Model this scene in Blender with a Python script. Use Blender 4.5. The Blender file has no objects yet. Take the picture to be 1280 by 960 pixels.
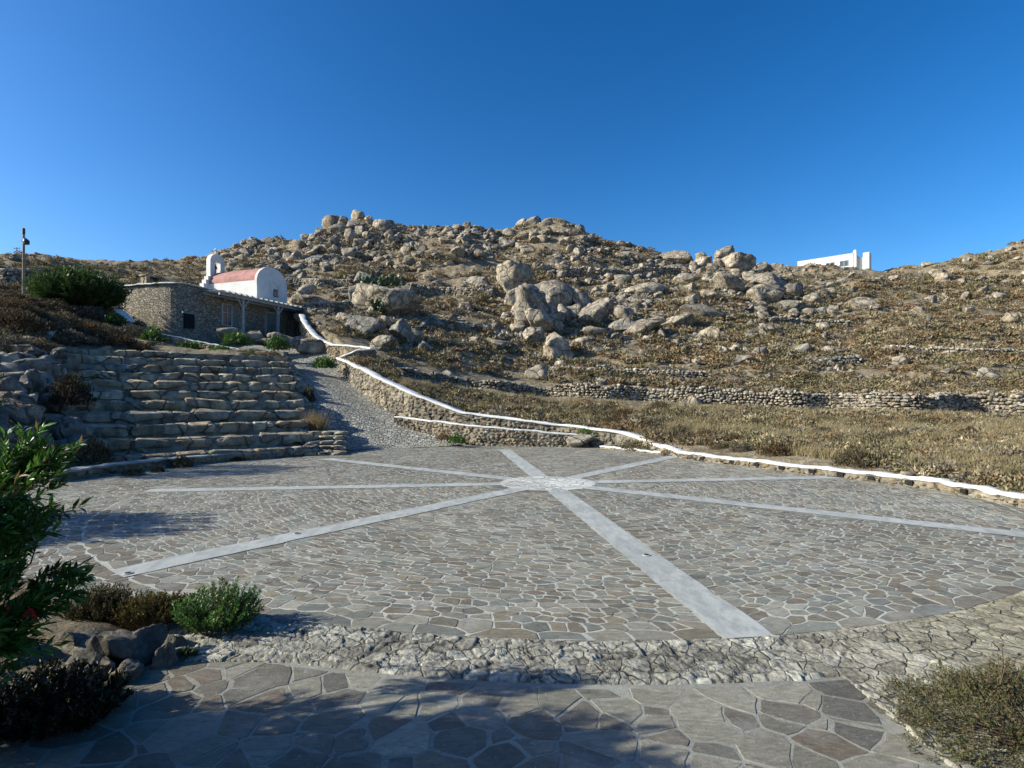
import bpy, math, random
import numpy as np
from mathutils import Vector, noise as mnoise
R = math.radians
rng = np.random.default_rng(7)
random.seed(7)
sc = bpy.context.scene
COL = sc.collection
F, HZ, CH = 720.0, 497.0, 2.6          # focal length and horizon in photo pixels, eye height in metres

def P(px, py, Y):
    return np.array([(px-640)/F*Y, Y, CH-(py-HZ)/F*Y])
def G0(px, py):                          # where a pixel meets the level plaza
    Y = F*CH/(py-HZ); return np.array([(px-640)/F*Y, Y])
def project(p):
    return 640+p[0]/p[1]*F, HZ-(p[2]-CH)/p[1]*F

# ------------------------------------------------------------------ numpy noise
def _h(ix, iy, iz):
    n = (ix*374761393 + iy*668265263 + iz*2147483647 + 1013904223).astype(np.int64) & 0xffffffff
    n = ((n ^ (n >> 13))*1274126177) & 0xffffffff
    n = ((n ^ (n >> 16))*2246822519) & 0xffffffff
    return ((n ^ (n >> 15)) & 0xffff)/65535.0
def vn(p):
    i = np.floor(p).astype(np.int64); f = p-i; u = f*f*f*(f*(f*6-15)+10)
    r = 0
    for a in (0, 1):
        for b in (0, 1):
            for c in (0, 1):
                w = (u[:, 0] if a else 1-u[:, 0])*(u[:, 1] if b else 1-u[:, 1])*(u[:, 2] if c else 1-u[:, 2])
                r = r+w*_h(i[:, 0]+a, i[:, 1]+b, i[:, 2]+c)
    return r*2-1
def fbm(p, o=4, g=.5):
    p = np.asarray(p, float); r = 0; a = 1.0
    for k in range(o):
        r = r+a*vn(p+k*17.3); p = p*2.03; a *= g
    return r
def fbm2(x, y, s, o=4, seed=0.):
    return fbm(np.stack([x*s+seed, y*s-seed*.7, np.full_like(x, seed*1.3)], 1), o)

# ------------------------------------------------------------------ mesh building
class MB:
    def __init__(s): s.v = []; s.f = {}; s.c = []; s.n = 0; s.poly = []
    def add(s, V, Fc, col=None):
        V = np.asarray(V, float).reshape(-1, 3); Fc = np.asarray(Fc, np.int64)
        s.f.setdefault(Fc.shape[1], []).append(Fc+s.n)
        s.v.append(V)
        c = np.ones((len(V), 3)) if col is None else np.broadcast_to(np.asarray(col, float), (len(V), 3))
        s.c.append(c); s.n += len(V); return s
    def addpoly(s, V, polys, col=None):
        V = np.asarray(V, float).reshape(-1, 3)
        for p in polys: s.poly.append([q+s.n for q in p])
        s.v.append(V); c = np.ones((len(V), 3)) if col is None else np.broadcast_to(np.asarray(col, float), (len(V), 3))
        s.c.append(c); s.n += len(V)
    def box(s, c, size, ax=None, col=None, jit=0):
        x, y, z = np.array(size)/2.0
        V = np.array([[i*x, j*y, k*z] for k in (-1, 1) for j in (-1, 1) for i in (-1, 1)], float)
        if jit: V += rng.uniform(-jit, jit, V.shape)
        if ax is not None: V = V @ np.asarray(ax, float)
        V = V+np.asarray(c, float)
        return s.add(V, [[0, 2, 3, 1], [4, 5, 7, 6], [0, 1, 5, 4], [2, 6, 7, 3], [0, 4, 6, 2], [1, 3, 7, 5]], col)
    def tube(s, pts, r, n=8, col=None):
        pts = np.asarray(pts, float); r = np.broadcast_to(np.asarray(r, float), (len(pts),))
        V = []
        for i, p in enumerate(pts):
            t = pts[min(i+1, len(pts)-1)]-pts[max(i-1, 0)]; t /= np.linalg.norm(t)+1e-9
            a = np.cross(t, [0, 0, 1.] if abs(t[2]) < .9 else [1., 0, 0]); a /= np.linalg.norm(a); b = np.cross(t, a)
            th = np.arange(n)/n*2*math.pi
            V.append(p+r[i]*(np.cos(th)[:, None]*a+np.sin(th)[:, None]*b))
        V = np.concatenate(V); Fc = []
        for i in range(len(pts)-1):
            for k in range(n):
                Fc.append([i*n+k, i*n+(k+1) % n, (i+1)*n+(k+1) % n, (i+1)*n+k])
        s.add(V, Fc, col)
        s.addpoly(V[:n], [list(range(n))[::-1]], col); s.addpoly(V[-n:], [list(range(n))], col)
        return s
    def data(s, name, smooth=False):
        me = bpy.data.meshes.new(name)
        V = np.concatenate(s.v); C = np.concatenate(s.c)
        idx = []; tot = []
        for k, l in s.f.items():
            a = np.concatenate(l); idx.append(a.ravel()); tot.append(np.full(len(a), k))
        if s.poly:
            idx.append(np.array([q for p in s.poly for q in p])); tot.append(np.array([len(p) for p in s.poly]))
        idx = np.concatenate(idx); tot = np.concatenate(tot)
        me.vertices.add(len(V)); me.vertices.foreach_set('co', V.ravel())
        me.loops.add(len(idx)); me.loops.foreach_set('vertex_index', idx.astype(np.int32))
        me.polygons.add(len(tot)); st = np.concatenate([[0], np.cumsum(tot)[:-1]])
        me.polygons.foreach_set('loop_start', st.astype(np.int32)); me.polygons.foreach_set('loop_total', tot.astype(np.int32))
        me.polygons.foreach_set('use_smooth', np.full(len(tot), bool(smooth)))
        at = me.color_attributes.new('tint', 'FLOAT_COLOR', 'POINT')
        at.data.foreach_set('color', np.concatenate([C, np.ones((len(C), 1))], 1).ravel())
        me.update(); me.validate(); return me
    def build(s, name, mat, parent=None, smooth=False):
        me = s.data(name, smooth); me.materials.append(mat)
        return link(name, me, parent)
def link(name, me, parent=None):
    o = bpy.data.objects.new(name, me); COL.objects.link(o)
    if parent is not None: o.parent = parent
    return o
def tag(o, label=None, cat=None, group=None, kind=None):
    if label: o['label'] = label
    if cat: o['category'] = cat
    if group: o['group'] = group
    if kind: o['kind'] = kind
    return o
def empty(name, label, cat, loc=(0, 0, 0), group=None):
    o = bpy.data.objects.new(name, None); COL.objects.link(o); o.location = loc; o.empty_display_size = .2
    return tag(o, label, cat, group)
def recentre(o, c):                      # put the origin of a mesh built in world space at its base
    c = Vector([float(q) for q in c])
    from mathutils import Matrix
    o.data.transform(Matrix.Translation(-c)); o.location = c; return o

# ------------------------------------------------------------------ materials
class NT:
    def __init__(s, name):
        s.m = bpy.data.materials.new(name); s.m.use_nodes = True; s.t = s.m.node_tree
        s.b = s.t.nodes['Principled BSDF']; s.b.inputs['Roughness'].default_value = .9
        s.b.inputs['Specular IOR Level'].default_value = .25
        s.geo = s.t.nodes.new('ShaderNodeNewGeometry'); s.pos = s.geo.outputs['Position']
    def put(s, i, v):
        if hasattr(v, 'is_output') or isinstance(v, bpy.types.NodeSocket): s.t.links.new(v, i)
        elif isinstance(v, (tuple, list)) and len(v) == 3 and i.type == 'RGBA': i.default_value = (*v, 1)
        else: i.default_value = v
    def noise(s, scale, det=5, rough=.55, vec=None, dist=0):
        n = s.t.nodes.new('ShaderNodeTexNoise'); s.put(n.inputs['Vector'], vec or s.pos)
        n.inputs['Scale'].default_value = scale; n.inputs['Detail'].default_value = det
        n.inputs['Roughness'].default_value = rough; n.inputs['Distortion'].default_value = dist
        return n.outputs['Fac']
    def vor(s, scale, feat='F1', out='Distance', vec=None, rnd=1):
        n = s.t.nodes.new('ShaderNodeTexVoronoi'); n.feature = feat; s.put(n.inputs['Vector'], vec or s.pos)
        n.inputs['Scale'].default_value = scale; n.inputs['Randomness'].default_value = rnd; return n.outputs[out]
    def ramp(s, fac, stops, interp='LINEAR'):
        n = s.t.nodes.new('ShaderNodeValToRGB'); s.put(n.inputs['Fac'], fac); cr = n.color_ramp; cr.interpolation = interp
        while len(cr.elements) < len(stops): cr.elements.new(.5)
        for e, (p, c) in zip(cr.elements, stops):
            e.position = p; e.color = (c, c, c, 1) if isinstance(c, (int, float)) else (*c, 1)
        return n.outputs['Color']
    def mix(s, fac, a, b, mode='MIX'):
        n = s.t.nodes.new('ShaderNodeMix'); n.data_type = 'RGBA'; n.blend_type = mode
        s.put(n.inputs[0], fac); s.put(n.inputs[6], a); s.put(n.inputs[7], b); return n.outputs[2]
    def math(s, op, a, b=0.0):
        n = s.t.nodes.new('ShaderNodeMath'); n.operation = op; s.put(n.inputs[0], a); s.put(n.inputs[1], b); return n.outputs[0]
    def attr(s, name='tint'):
        n = s.t.nodes.new('ShaderNodeAttribute'); n.attribute_name = name; return n.outputs['Color']
    def objrand(s):
        return s.t.nodes.new('ShaderNodeObjectInfo').outputs['Random']
    def warp(s, scale, amt, vec=None):
        n = s.t.nodes.new('ShaderNodeTexNoise'); s.put(n.inputs['Vector'], vec or s.pos); n.inputs['Scale'].default_value = scale
        v = s.t.nodes.new('ShaderNodeVectorMath'); v.operation = 'MULTIPLY_ADD'
        s.t.links.new(n.outputs['Color'], v.inputs[0]); v.inputs[1].default_value = (amt,)*3; s.t.links.new(vec or s.pos, v.inputs[2])
        return v.outputs[0]
    def scalev(s, xyz, vec=None):
        v = s.t.nodes.new('ShaderNodeVectorMath'); v.operation = 'MULTIPLY'; s.t.links.new(vec or s.pos, v.inputs[0]); v.inputs[1].default_value = xyz
        return v.outputs[0]
    def bump(s, h, strength=.5, dist=.05, normal=None):
        n = s.t.nodes.new('ShaderNodeBump'); s.put(n.inputs['Height'], h); n.inputs['Strength'].default_value = strength
        n.inputs['Distance'].default_value = dist
        if normal is not None: s.t.links.new(normal, n.inputs['Normal'])
        return n.outputs['Normal']
    def out(s, col, normal=None, rough=None, spec=None, transl=None):
        s.put(s.b.inputs['Base Color'], col)
        if normal is not None: s.t.links.new(normal, s.b.inputs['Normal'])
        if rough is not None: s.put(s.b.inputs['Roughness'], rough)
        if spec is not None: s.b.inputs['Specular IOR Level'].default_value = spec
        if transl:
            tr = s.t.nodes.new('ShaderNodeBsdfTranslucent'); s.put(tr.inputs['Color'], col)
            ms = s.t.nodes.new('ShaderNodeMixShader'); ms.inputs[0].default_value = transl
            o = s.t.nodes['Material Output']
            s.t.links.new(s.b.outputs[0], ms.inputs[1]); s.t.links.new(tr.outputs[0], ms.inputs[2]); s.t.links.new(ms.outputs[0], o.inputs['Surface'])
        return s.m

def m_rock(name, base=(.48, .435, .355), dark=(.25, .23, .20), warm=(.46, .37, .265), lich=.5):
    n = NT(name)
    a = n.noise(.35, 6, .6); b = n.noise(2.2, 8, .65); c = n.noise(14, 6, .7)
    col = n.mix(n.ramp(a, [(.38, 0), (.62, 1)]), base, warm)
    col = n.mix(n.ramp(b, [(.42, 1), (.58, 0)]), col, dark)
    col = n.mix(n.ramp(n.noise(1., 6, .65, vec=n.scalev((2.2, 2.2, .5))), [(.46, 0), (.66, .75)]), col, tuple(q*.62 for q in dark))
    light = tuple(min(.6, q*1.25+.03) for q in base)
    col = n.mix(n.ramp(n.noise(1.1, 5, .6), [(.5, 0), (.66, lich)]), col, light)
    col = n.mix(.55, col, n.ramp(c, [(.3, .25), (.7, .95)]), 'MULTIPLY')
    col = n.mix(1, col, n.ramp(n.objrand(), [(0, (.78, .8, .84)), (.5, (1.05, 1, .95)), (1, (1.2, 1.16, 1.1))]), 'MULTIPLY')
    col = n.mix(1, col, n.attr(), 'MULTIPLY')
    crack = n.ramp(n.vor(.55, 'DISTANCE_TO_EDGE', vec=n.warp(.8, .9)), [(0, 0), (.035, 1)])
    col = n.mix(n.math('MULTIPLY', n.math('SUBTRACT', 1.0, crack), .72), col, (.06, .05, .04))
    h = n.math('ADD', n.math('MULTIPLY', b, .6), n.math('MULTIPLY', c, .25)); h = n.math('ADD', h, n.math('MULTIPLY', crack, .5))
    return n.out(col, n.bump(h, .85, .22), .95, .15)

def m_soil():
    n = NT('hillside earth and grit')
    a = n.noise(.12, 6, .6); b = n.noise(.9, 7, .65); c = n.noise(7, 6, .7)
    col = n.mix(n.ramp(a, [(.4, 0), (.6, 1)]), (.25, .20, .13), (.33, .275, .185))
    col = n.mix(n.ramp(b, [(.45, 0), (.6, 1)]), col, (.20, .155, .10))
    col = n.mix(n.ramp(n.noise(1.9, 6, .6), [(.52, 0), (.66, .85)]), col, (.42, .37, .285))
    col = n.mix(.6, col, n.ramp(c, [(.3, .3), (.7, 1.)]), 'MULTIPLY')
    return n.out(col, n.bump(n.math('ADD', b, n.math('MULTIPLY', c, .5)), .9, .25), 1., .1)

def m_leaf(name, transl=.3, rough=.5, spec=.3):
    n = NT(name)
    col = n.mix(1, n.attr(), n.ramp(n.noise(3., 3), [(.3, .7), (.7, 1.2)]), 'MULTIPLY')
    return n.out(col, None, rough, spec, transl)

def m_white(name='lime whitewash', c=(.66, .66, .65)):
    n = NT(name); a = n.noise(1.6, 6, .6); b = n.noise(12, 5, .6)
    col = n.mix(n.ramp(a, [(.46, 0), (.66, .55)]), c, (.46, .445, .40))
    col = n.mix(n.ramp(b, [(.54, 0), (.66, .5)]), col, (.40, .38, .33))
    return n.out(col, n.bump(n.math('ADD', a, n.math('MULTIPLY', b, .4)), .35, .05), .85, .2)

def m_plain(name, c, rough=.7, var=.25, scale=6., bump=.2, metal=0, spec=.3):
    n = NT(name); a = n.noise(scale, 6, .6)
    col = n.mix(n.ramp(a, [(.35, 0), (.65, 1)]), tuple(q*(1-var) for q in c), tuple(min(1, q*(1+var)) for q in c))
    n.b.inputs['Metallic'].default_value = metal
    return n.out(col, n.bump(a, bump, .03), rough, spec)

def m_paver(name, strong=.6):
    n = NT(name)
    a = n.noise(1.4, 5, .6); b = n.noise(8, 8, .75, vec=n.scalev((1, 2.6, 1)), dist=.8); c = n.noise(60, 4, .6)
    col = n.mix(.75, n.attr(), n.ramp(b, [(.3, .38), (.7, 1.45)]), 'MULTIPLY')
    col = n.mix(n.ramp(a, [(.54, 0), (.72, .4)]), col, (.36, .355, .335))
    col = n.mix(n.ramp(n.noise(22, 6, .75), [(.6, 0), (.68, .5)]), col, (.46, .45, .42))
    col = n.mix(1, col, n.ramp(n.noise(.33, 4, .6), [(.3, (.82, .8, .76)), (.5, (1, 1, 1)), (.7, (1.15, 1.16, 1.16))]), 'MULTIPLY')
    h = n.math('ADD', n.math('MULTIPLY', b, .8), n.math('MULTIPLY', c, .25))
    return n.out(col, n.bump(h, strong, .03), n.ramp(b, [(.3, .62), (.7, .9)]), .3)

def m_rough():
    n = NT('rough cobbles set in cement'); w = n.warp(5, .09); w2_ = n.warp(9, .05)
    d = n.vor(4.4, 'DISTANCE_TO_EDGE', vec=w); d2_ = n.vor(13, 'DISTANCE_TO_EDGE', vec=w2_); cc = n.vor(4.4, 'F1', 'Color', vec=w); cs = n.vor(13, 'F1', 'Color', vec=w2_)
    sep = n.t.nodes.new('ShaderNodeSeparateColor'); n.t.links.new(cc, sep.inputs[0]); sp2 = n.t.nodes.new('ShaderNodeSeparateColor'); n.t.links.new(cs, sp2.inputs[0])
    col = n.mix(1, n.attr(), n.ramp(sep.outputs[0], [(0, (.7, .68, .64)), (.5, (1, .98, .93)), (1, (1.25, 1.25, 1.22))]), 'MULTIPLY')
    col = n.mix(.6, col, n.ramp(sp2.outputs[1], [(0, .6), (1, 1.3)]), 'MULTIPLY'); col = n.mix(.7, col, n.ramp(n.noise(30, 7, .75), [(.3, .4), (.7, 1.35)]), 'MULTIPLY')
    gate = n.ramp(n.noise(1.6, 4, .6), [(.42, .25), (.62, 1)])
    ck = n.math('MULTIPLY', n.ramp(d, [(.012, 1), (.05, 0)]), gate); ck2 = n.math('MULTIPLY', n.ramp(d2_, [(.02, 1), (.09, 0)]), n.ramp(n.noise(2.7, 4), [(.5, 0), (.7, .8)]))
    col = n.mix(n.math('MULTIPLY', ck, .8), col, (.07, .065, .056)); col = n.mix(n.math('MULTIPLY', ck2, .6), col, (.08, .075, .065))
    h = n.math('SUBTRACT', n.math('ADD', n.math('MULTIPLY', n.noise(26, 8, .75), .5), n.math('MULTIPLY', n.noise(8, 5, .6), .7)), n.math('ADD', ck, n.math('MULTIPLY', ck2, .5)))
    return n.out(col, n.bump(h, .9, .035), .95, .15)

def m_mortar(name, c=(.49, .49, .435)):
    n = NT(name); a = n.noise(1.1, 6, .6); b = n.noise(25, 6, .7)
    col = n.mix(n.ramp(a, [(.38, 0), (.64, 1)]), tuple(q*.72 for q in c), c)
    col = n.mix(.6, col, n.ramp(b, [(.3, .55), (.7, 1.15)]), 'MULTIPLY')
    return n.out(col, n.bump(b, .6, .02), .95, .2)

def m_cement():
    n = NT('smooth grey cement strip'); a = n.noise(.8, 6, .65); b = n.noise(4, 8, .7, vec=n.scalev((1.2, .5, 1)), dist=.4); c = n.noise(45, 4, .7)
    col = n.mix(n.ramp(a, [(.35, 0), (.65, 1)]), (.33, .345, .33), (.43, .445, .425))
    col = n.mix(n.ramp(b, [(.44, 0), (.6, .7)]), col, (.25, .255, .25))
    col = n.mix(.45, col, n.ramp(c, [(.3, .7), (.7, 1.15)]), 'MULTIPLY')
    return n.out(col, n.bump(n.math('ADD', b, n.math('MULTIPLY', c, .4)), .35, .02), .8, .3)

def m_masonry(name, scale, a=(.42, .375, .295), b=(.22, .195, .155), mort=(.19, .165, .13)):
    n = NT(name); w = n.warp(2.2, .22)
    w = n.scalev((1, 1, 1.45), w)
    d = n.vor(scale, 'DISTANCE_TO_EDGE', vec=w); cc = n.vor(scale, 'F1', 'Color', vec=w)
    sep = n.t.nodes.new('ShaderNodeSeparateColor'); n.t.links.new(cc, sep.inputs[0])
    col = n.mix(sep.outputs[0], b, a); col = n.mix(n.ramp(sep.outputs[1], [(.6, 0), (.95, .8)]), col, (.46, .43, .36))
    col = n.mix(.6, col, n.ramp(n.noise(13, 6, .7), [(.3, .45), (.7, 1.2)]), 'MULTIPLY')
    e = n.ramp(d, [(.02, 0), (.10, 1)]); col = n.mix(e, mort, col)
    return n.out(col, n.bump(n.math('ADD', n.math('MULTIPLY', e, .8), n.math('MULTIPLY', n.noise(9, 6), .4)), 1., .12), .95, .15)

def m_cobble():
    n = NT('small grey ramp cobbles'); w = n.warp(3, .1)
    d = n.vor(4.2, 'DISTANCE_TO_EDGE', vec=w); cc = n.vor(4.2, 'F1', 'Color', vec=w)
    sep = n.t.nodes.new('ShaderNodeSeparateColor'); n.t.links.new(cc, sep.inputs[0])
    col = n.mix(sep.outputs[0], (.31, .305, .27), (.52, .51, .455)); col = n.mix(n.ramp(sep.outputs[2], [(.7, 0), (1, .6)]), col, (.30, .25, .2))
    e = n.ramp(d, [(.03, 0), (.13, 1)]); col = n.mix(e, (.17, .165, .145), col)
    return n.out(col, n.bump(n.math('ADD', e, n.noise(20)), 1., .12), .9, .25)

M = dict(
    rock=m_rock('weathered granite'), gardenrock=m_rock('dull shade toned garden rock', (.24, .225, .195), (.11, .105, .095), (.22, .19, .15), .3), rubble=m_rock('grey rubble stone', (.36, .345, .31), (.18, .17, .155), (.36, .31, .25)),  # gardenrock: rubble in a duller tone, partly shade put into the colour
    seat=m_rock('seat row stone', (.54, .475, .365), (.33, .29, .23), (.52, .42, .29), .4),
    wallstone=m_rock('wall field stone', (.47, .415, .315), (.24, .205, .155), (.47, .37, .24), .45),
    drystone=m_rock('dry stone wall granite', (.50, .46, .385), (.30, .275, .235), (.48, .41, .31), .5),
    soil=m_soil(), leaf=m_leaf('glossy leaves', .3, .42, .4), scrub=m_leaf('dry scrub foliage', .15, .9, .1), grass=m_leaf('dry grass blades', .35, .8, .1),
    white=m_white(), paver=m_paver('plaza flagstone'), mortar=m_mortar('pale joint mortar'), cement=m_cement(),
    core=m_mortar('wall core earth and mortar', (.17, .145, .11)), masonry=m_masonry('rubble masonry', 3.7),
    cobble=m_cobble(), rough=m_rough(),
    roofred=m_plain('faded red vault paint', (.34, .175, .155), .88, .22, 1.6), wood=m_plain('grey weathered timber', (.37, .375, .365), .8, .25, 5),
    dark=m_plain('dark opening', (.012, .012, .014), .9, .1), blue=m_plain('blue painted wood', (.035, .055, .11), .5, .2),
    greypaint=m_plain('grey green painted shutter', (.16, .19, .2), .6, .15), glass=m_plain('dark window glass', (.05, .07, .09), .1, .1, 2, 0, 0, .6),
    pole=m_plain('weathered pole timber', (.22, .19, .15), .85, .25), metal=m_plain('dark metal fitting', (.04, .04, .045), .45, .2, 9, .1, .6),
    twig=m_plain('brown twig bark', (.10, .07, .045), .95, .3, 20), flower=m_plain('dark red blossom', (.35, .02, .03), .6, .2),
    path_mortar=m_mortar('dusty path joint mortar', (.31, .305, .265)), concrete=m_mortar('grey kerb concrete', (.40, .40, .385)),
)

# ------------------------------------------------------------------ terrain: heights of the land round the plaza
C = np.array([1.09, 17.5]); RAD = 11.34
ctrl = [(-150,560,17),(-150,440,26),(-150,370,40),(-150,350,65),(-150,330,110),(-150,326,130),(-150,322,150),
 (0,640,12),(0,560,19),(0,480,24),(0,440,27.5),(0,400,32),(0,368,38),(0,352,62),(0,336,75),(0,331,110),(0,325,130),(0,321,150),
 (60,560,20.5),(60,500,24),(60,450,28.5),(100,430,33.8),(100,420,37),(100,395,42),(100,380,48),(100,348,75),(100,336,110),(100,330,130),(100,326,150),
 (200,443,37),(200,420,41.5),(200,412,46.5),(200,404,52),(200,355,75),(200,337,110),(200,330,130),(200,326,150),(250,400,60),(250,348,85),(250,334,110),(250,323,145),
 (300,444,39.6),(300,437,42.6),(250,433,42.4),(300,385,62),(300,330,100),(300,324,112),(300,315,140),(340,300,135),(380,376,66),(380,347,88),(380,296,128),
 (410,400,56),(440,425,48),(440,400,57),(440,375,68),(440,345,85),(440,312,110),(440,275,125),
 (500,479,36.5),(500,462,42),(500,430,52),(500,390,66),(500,350,85),(500,316,110),(500,288,128),(540,289,131),
 (580,511,35),(580,480,42),(580,445,52),(580,400,66),(580,350,88),(580,289,131),
 (640,520,33.5),(640,492,42),(640,465,51),(640,430,61),(640,390,73),(640,345,90),(640,302,118),(640,280,130),(690,281,131),
 (760,535,31),(760,499,41),(760,460,53),(760,415,68),(760,370,85),(760,335,103),(760,305,125),(810,311,122),
 (860,564,25.2),(860,530,32),(860,504,40),(860,450,57),(860,400,76),(860,352,98),(860,332,114),(930,335,116),
 (1000,577,20.8),(1000,540,28),(1000,509,39),(1000,460,54),(1000,410,75),(1000,360,102),(1000,339,130),(1060,340,134),
 (1140,596,17.6),(1140,550,25),(1140,512,37.5),(1140,460,53),(1140,400,79),(1140,350,110),(1140,332,130),(1200,322,130),
 (1280,616,15),(1280,560,21),(1280,516,36),(1280,465,51),(1280,400,78),(1280,345,108),(1280,308,130),
 (1420,640,14),(1420,516,35),(1420,400,78),(1420,298,130)]
pts = [P(*c) for c in ctrl]
for px, z in ((-150, 36), (0, 36), (200, 36), (440, 34), (640, 33), (860, 24), (1000, 33.5), (1140, 30), (1280, 30), (1420, 30)):
    for Y, k in ((150 if px > 250 and px not in (1000, 1140) else 185, 1.), (260, .75), (420, .3), (1200, .05), (3500, 0)):
        pts.append(np.array([(px-640)/F*Y, Y, z*k]))
for q in ((-4.2,5.6,.16),(-6,7,.25),(-9,8.6,.25),(-7,3,.2),(-13,12,.35),(4.6,3.6,.12),(6.5,4.2,.12),(9,5.5,.1),(14,9,.15),(-19,14,.6),(2,1,0),(-6,.8,.1),(6,.8,.1),(18,8,.3)):
    pts.append(np.array(q))
pts = np.array(pts)
def uv(x, y):
    a = np.clip(np.arctan2(x, np.maximum(y, .05)), -1.08, 1.08); r = np.hypot(x, y)
    return np.stack([a*2.2, np.log(np.maximum(r, .8))], -1)
def kern(d2): return np.where(d2 > 1e-12, d2*np.log(np.maximum(d2, 1e-12)), 0)
U = uv(pts[:, 0], pts[:, 1]); n_ = len(U)
K = kern(((U[:, None]-U[None])**2).sum(-1))+np.eye(n_)*.0008; Q = np.concatenate([np.ones((n_, 1)), U], 1)
sol = np.linalg.solve(np.block([[K, Q], [Q.T, np.zeros((3, 3))]]), np.concatenate([pts[:, 2], np.zeros(3)]))
def tps(x, y):
    u = uv(x, y); o = np.empty(len(u))
    for i in range(0, len(u), 20000):
        b = u[i:i+20000]; o[i:i+20000] = kern(((b[:, None]-U[None])**2).sum(-1)) @ sol[:n_] + sol[n_]+b @ sol[n_+1:]
    return o
ZONE = np.array([(-4.6,-6),(3.2,-6),(3.0,4.0),(3.6,4.75),(6,5.0),(9,7),(13,9.5),(13.6,12),(12.75,13.9),(12.55,16.3),(10.2,19.9),(7.65,24.3),(7.45,26.1),
 (5.9,29.8),(2.75,31.8),(.5,32.4),(-2.6,33.4),(-5.5,34.6),(-7.3,36),(-8.5,37.2),(-10,39.1),(-12.4,42.8),(-14.0,46),(-16,48.8),(-18.3,53),(-22.5,60),(-27.4,47),(-25.6,42.6),
 (-17.2,41.2),(-15.6,40.3),(-9.0,26.1),(-15.3,21.0),(-17,18.5),(-16.5,12.5),(-9,9.2),(-6.4,7.5),(-4.4,6.75),(-2.7,6.45),(-3.0,5.6),(-3.7,4.9),(-4.6,3.5)])
def inpoly(x, y, poly):
    r = np.zeros(len(x), bool); j = len(poly)-1
    for i in range(len(poly)):
        xi, yi = poly[i]; xj, yj = poly[j]
        c = ((yi > y) != (yj > y)) & (x < (xj-xi)*(y-yi)/((yj-yi) or 1e-9)+xi); r ^= c; j = i
    return r
def resample(pl, n):
    pl = np.asarray(pl, float); d = np.r_[0, np.cumsum(np.linalg.norm(np.diff(pl, axis=0), axis=1))]; t = np.linspace(0, d[-1], n)
    return np.stack([np.interp(t, d, pl[:, k]) for k in range(pl.shape[1])], 1)
TR = [P(357,443,40), P(250,440,37.6), P(130,437,34.7), P(40,432.5,32)]
BR = [np.array([-9.1,26.3,.42]), np.array([-11.0,24.2,.42]), np.array([-13.3,22.6,.42]), np.array([-16.6,20.2,.42])]
for p in TR: p[2] = 5.5
BRr, TRr = resample(BR, 40), resample(TR, 40)
_off = np.array([.45, -.75]); ROWPOLY = np.concatenate([[BRr[0, :2]+[1.5, -.6]], BRr[:, :2]+_off, TRr[::-1, :2], [TRr[0, :2]+[1.2, .1]]])
def rowbase(x, y):
    n = TRr[15, :2]-BRr[15, :2]; t0 = BRr[0, :2]-BRr[-1, :2]; n = np.array([-t0[1], t0[0]]); n /= np.linalg.norm(n)
    if n[1] < 0: n = -n
    P_ = np.stack([x, y], 1); a = P_ @ n; lo_, hi_ = BRr[:, :2] @ n, TRr[:, :2] @ n
    sx = np.clip((P_ @ (-t0/np.linalg.norm(t0)) - BRr[0, :2] @ (-t0/np.linalg.norm(t0)))/np.linalg.norm(BRr[-1, :2]-BRr[0, :2]), 0, 1)
    l = np.interp(sx, np.linspace(0, 1, len(lo_)), lo_); h = np.interp(sx, np.linspace(0, 1, len(hi_)), hi_)
    return .42+5.08*np.clip((a-l)/(h-l), -.1, 1)-1.1
def low(x, y):                            # the paved floor: level, then the ramp up to the building
    t = np.maximum(y-30.2, 0); z = np.where(t < 1.6, .125*t*t, .32+.4*(t-1.6))
    xl = np.interp(y, [27, 30, 35, 40, 44.5], [-9.2, -9.9, -12.6, -15.3, -19.5]); xr = np.interp(y, [31.6, 35.6, 39.6, 42.8], [-4.6, -7.4, -10.4, -12.6])
    k = np.clip((xr-x)/(xr-xl), 0, 1); z = z+np.interp(y, [30, 34, 39, 44], [0, 1.0, 1.0, 0])*k*k*(3-2*k)
    return np.minimum(z, 8.15)
def height(x, y):
    z = tps(x, y); r = np.hypot(x, y)
    amp = np.clip((r-14)/90, 0.02, 1.)
    z = z+amp*(1.3*fbm2(x, y, .07, 5, 3.1)+.45*fbm2(x, y, .35, 4, 8.3))+.05*fbm2(x, y, 1.6, 3, 5.)*np.clip(r/6, 0, 1)
    z = np.where(r < 450, z, z)
    ins = inpoly(x, y, ZONE)
    z = np.where(inpoly(x, y, ROWPOLY), np.minimum(z, rowbase(x, y)), z)
    return np.where(ins, low(x, y)-.14, np.maximum(z, -30))
AZ = np.concatenate([np.linspace(-180, -64, 60, endpoint=False), np.linspace(-64, -48, 60, endpoint=False), np.linspace(-48, 48, 620, endpoint=False), np.linspace(48, 64, 50, endpoint=False), np.linspace(64, 180, 60)])
RR = np.concatenate([np.linspace(.4, 3.8, 10, endpoint=False), np.geomspace(3.8, 200, 330, endpoint=False), np.geomspace(200, 3500, 40)])
AA, RG = np.meshgrid(R(1)*AZ, RR, indexing='ij')
GX, GY = (np.sin(AA)*RG).ravel(), (np.cos(AA)*RG).ravel()
GZ = height(GX, GY)
GZ = np.where(GY < 2, np.where(inpoly(GX, GY, ZONE), -.14, GZ*np.clip((GY+30)/32, .0, 1)), GZ)
na, nr = len(AZ), len(RR)
ii, jj = np.meshgrid(np.arange(na-1), np.arange(nr-1), indexing='ij')
q = (ii*nr+jj).ravel()
terr = MB().add(np.stack([GX, GY, GZ], 1), np.stack([q, q+nr, q+nr+1, q+1], 1)).build('ground', M['soil'], None, True)
tag(terr, 'brown stony hillside and earth rising behind the paved circle', 'hillside', kind='structure')
HG = GZ.reshape(na, nr)
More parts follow.
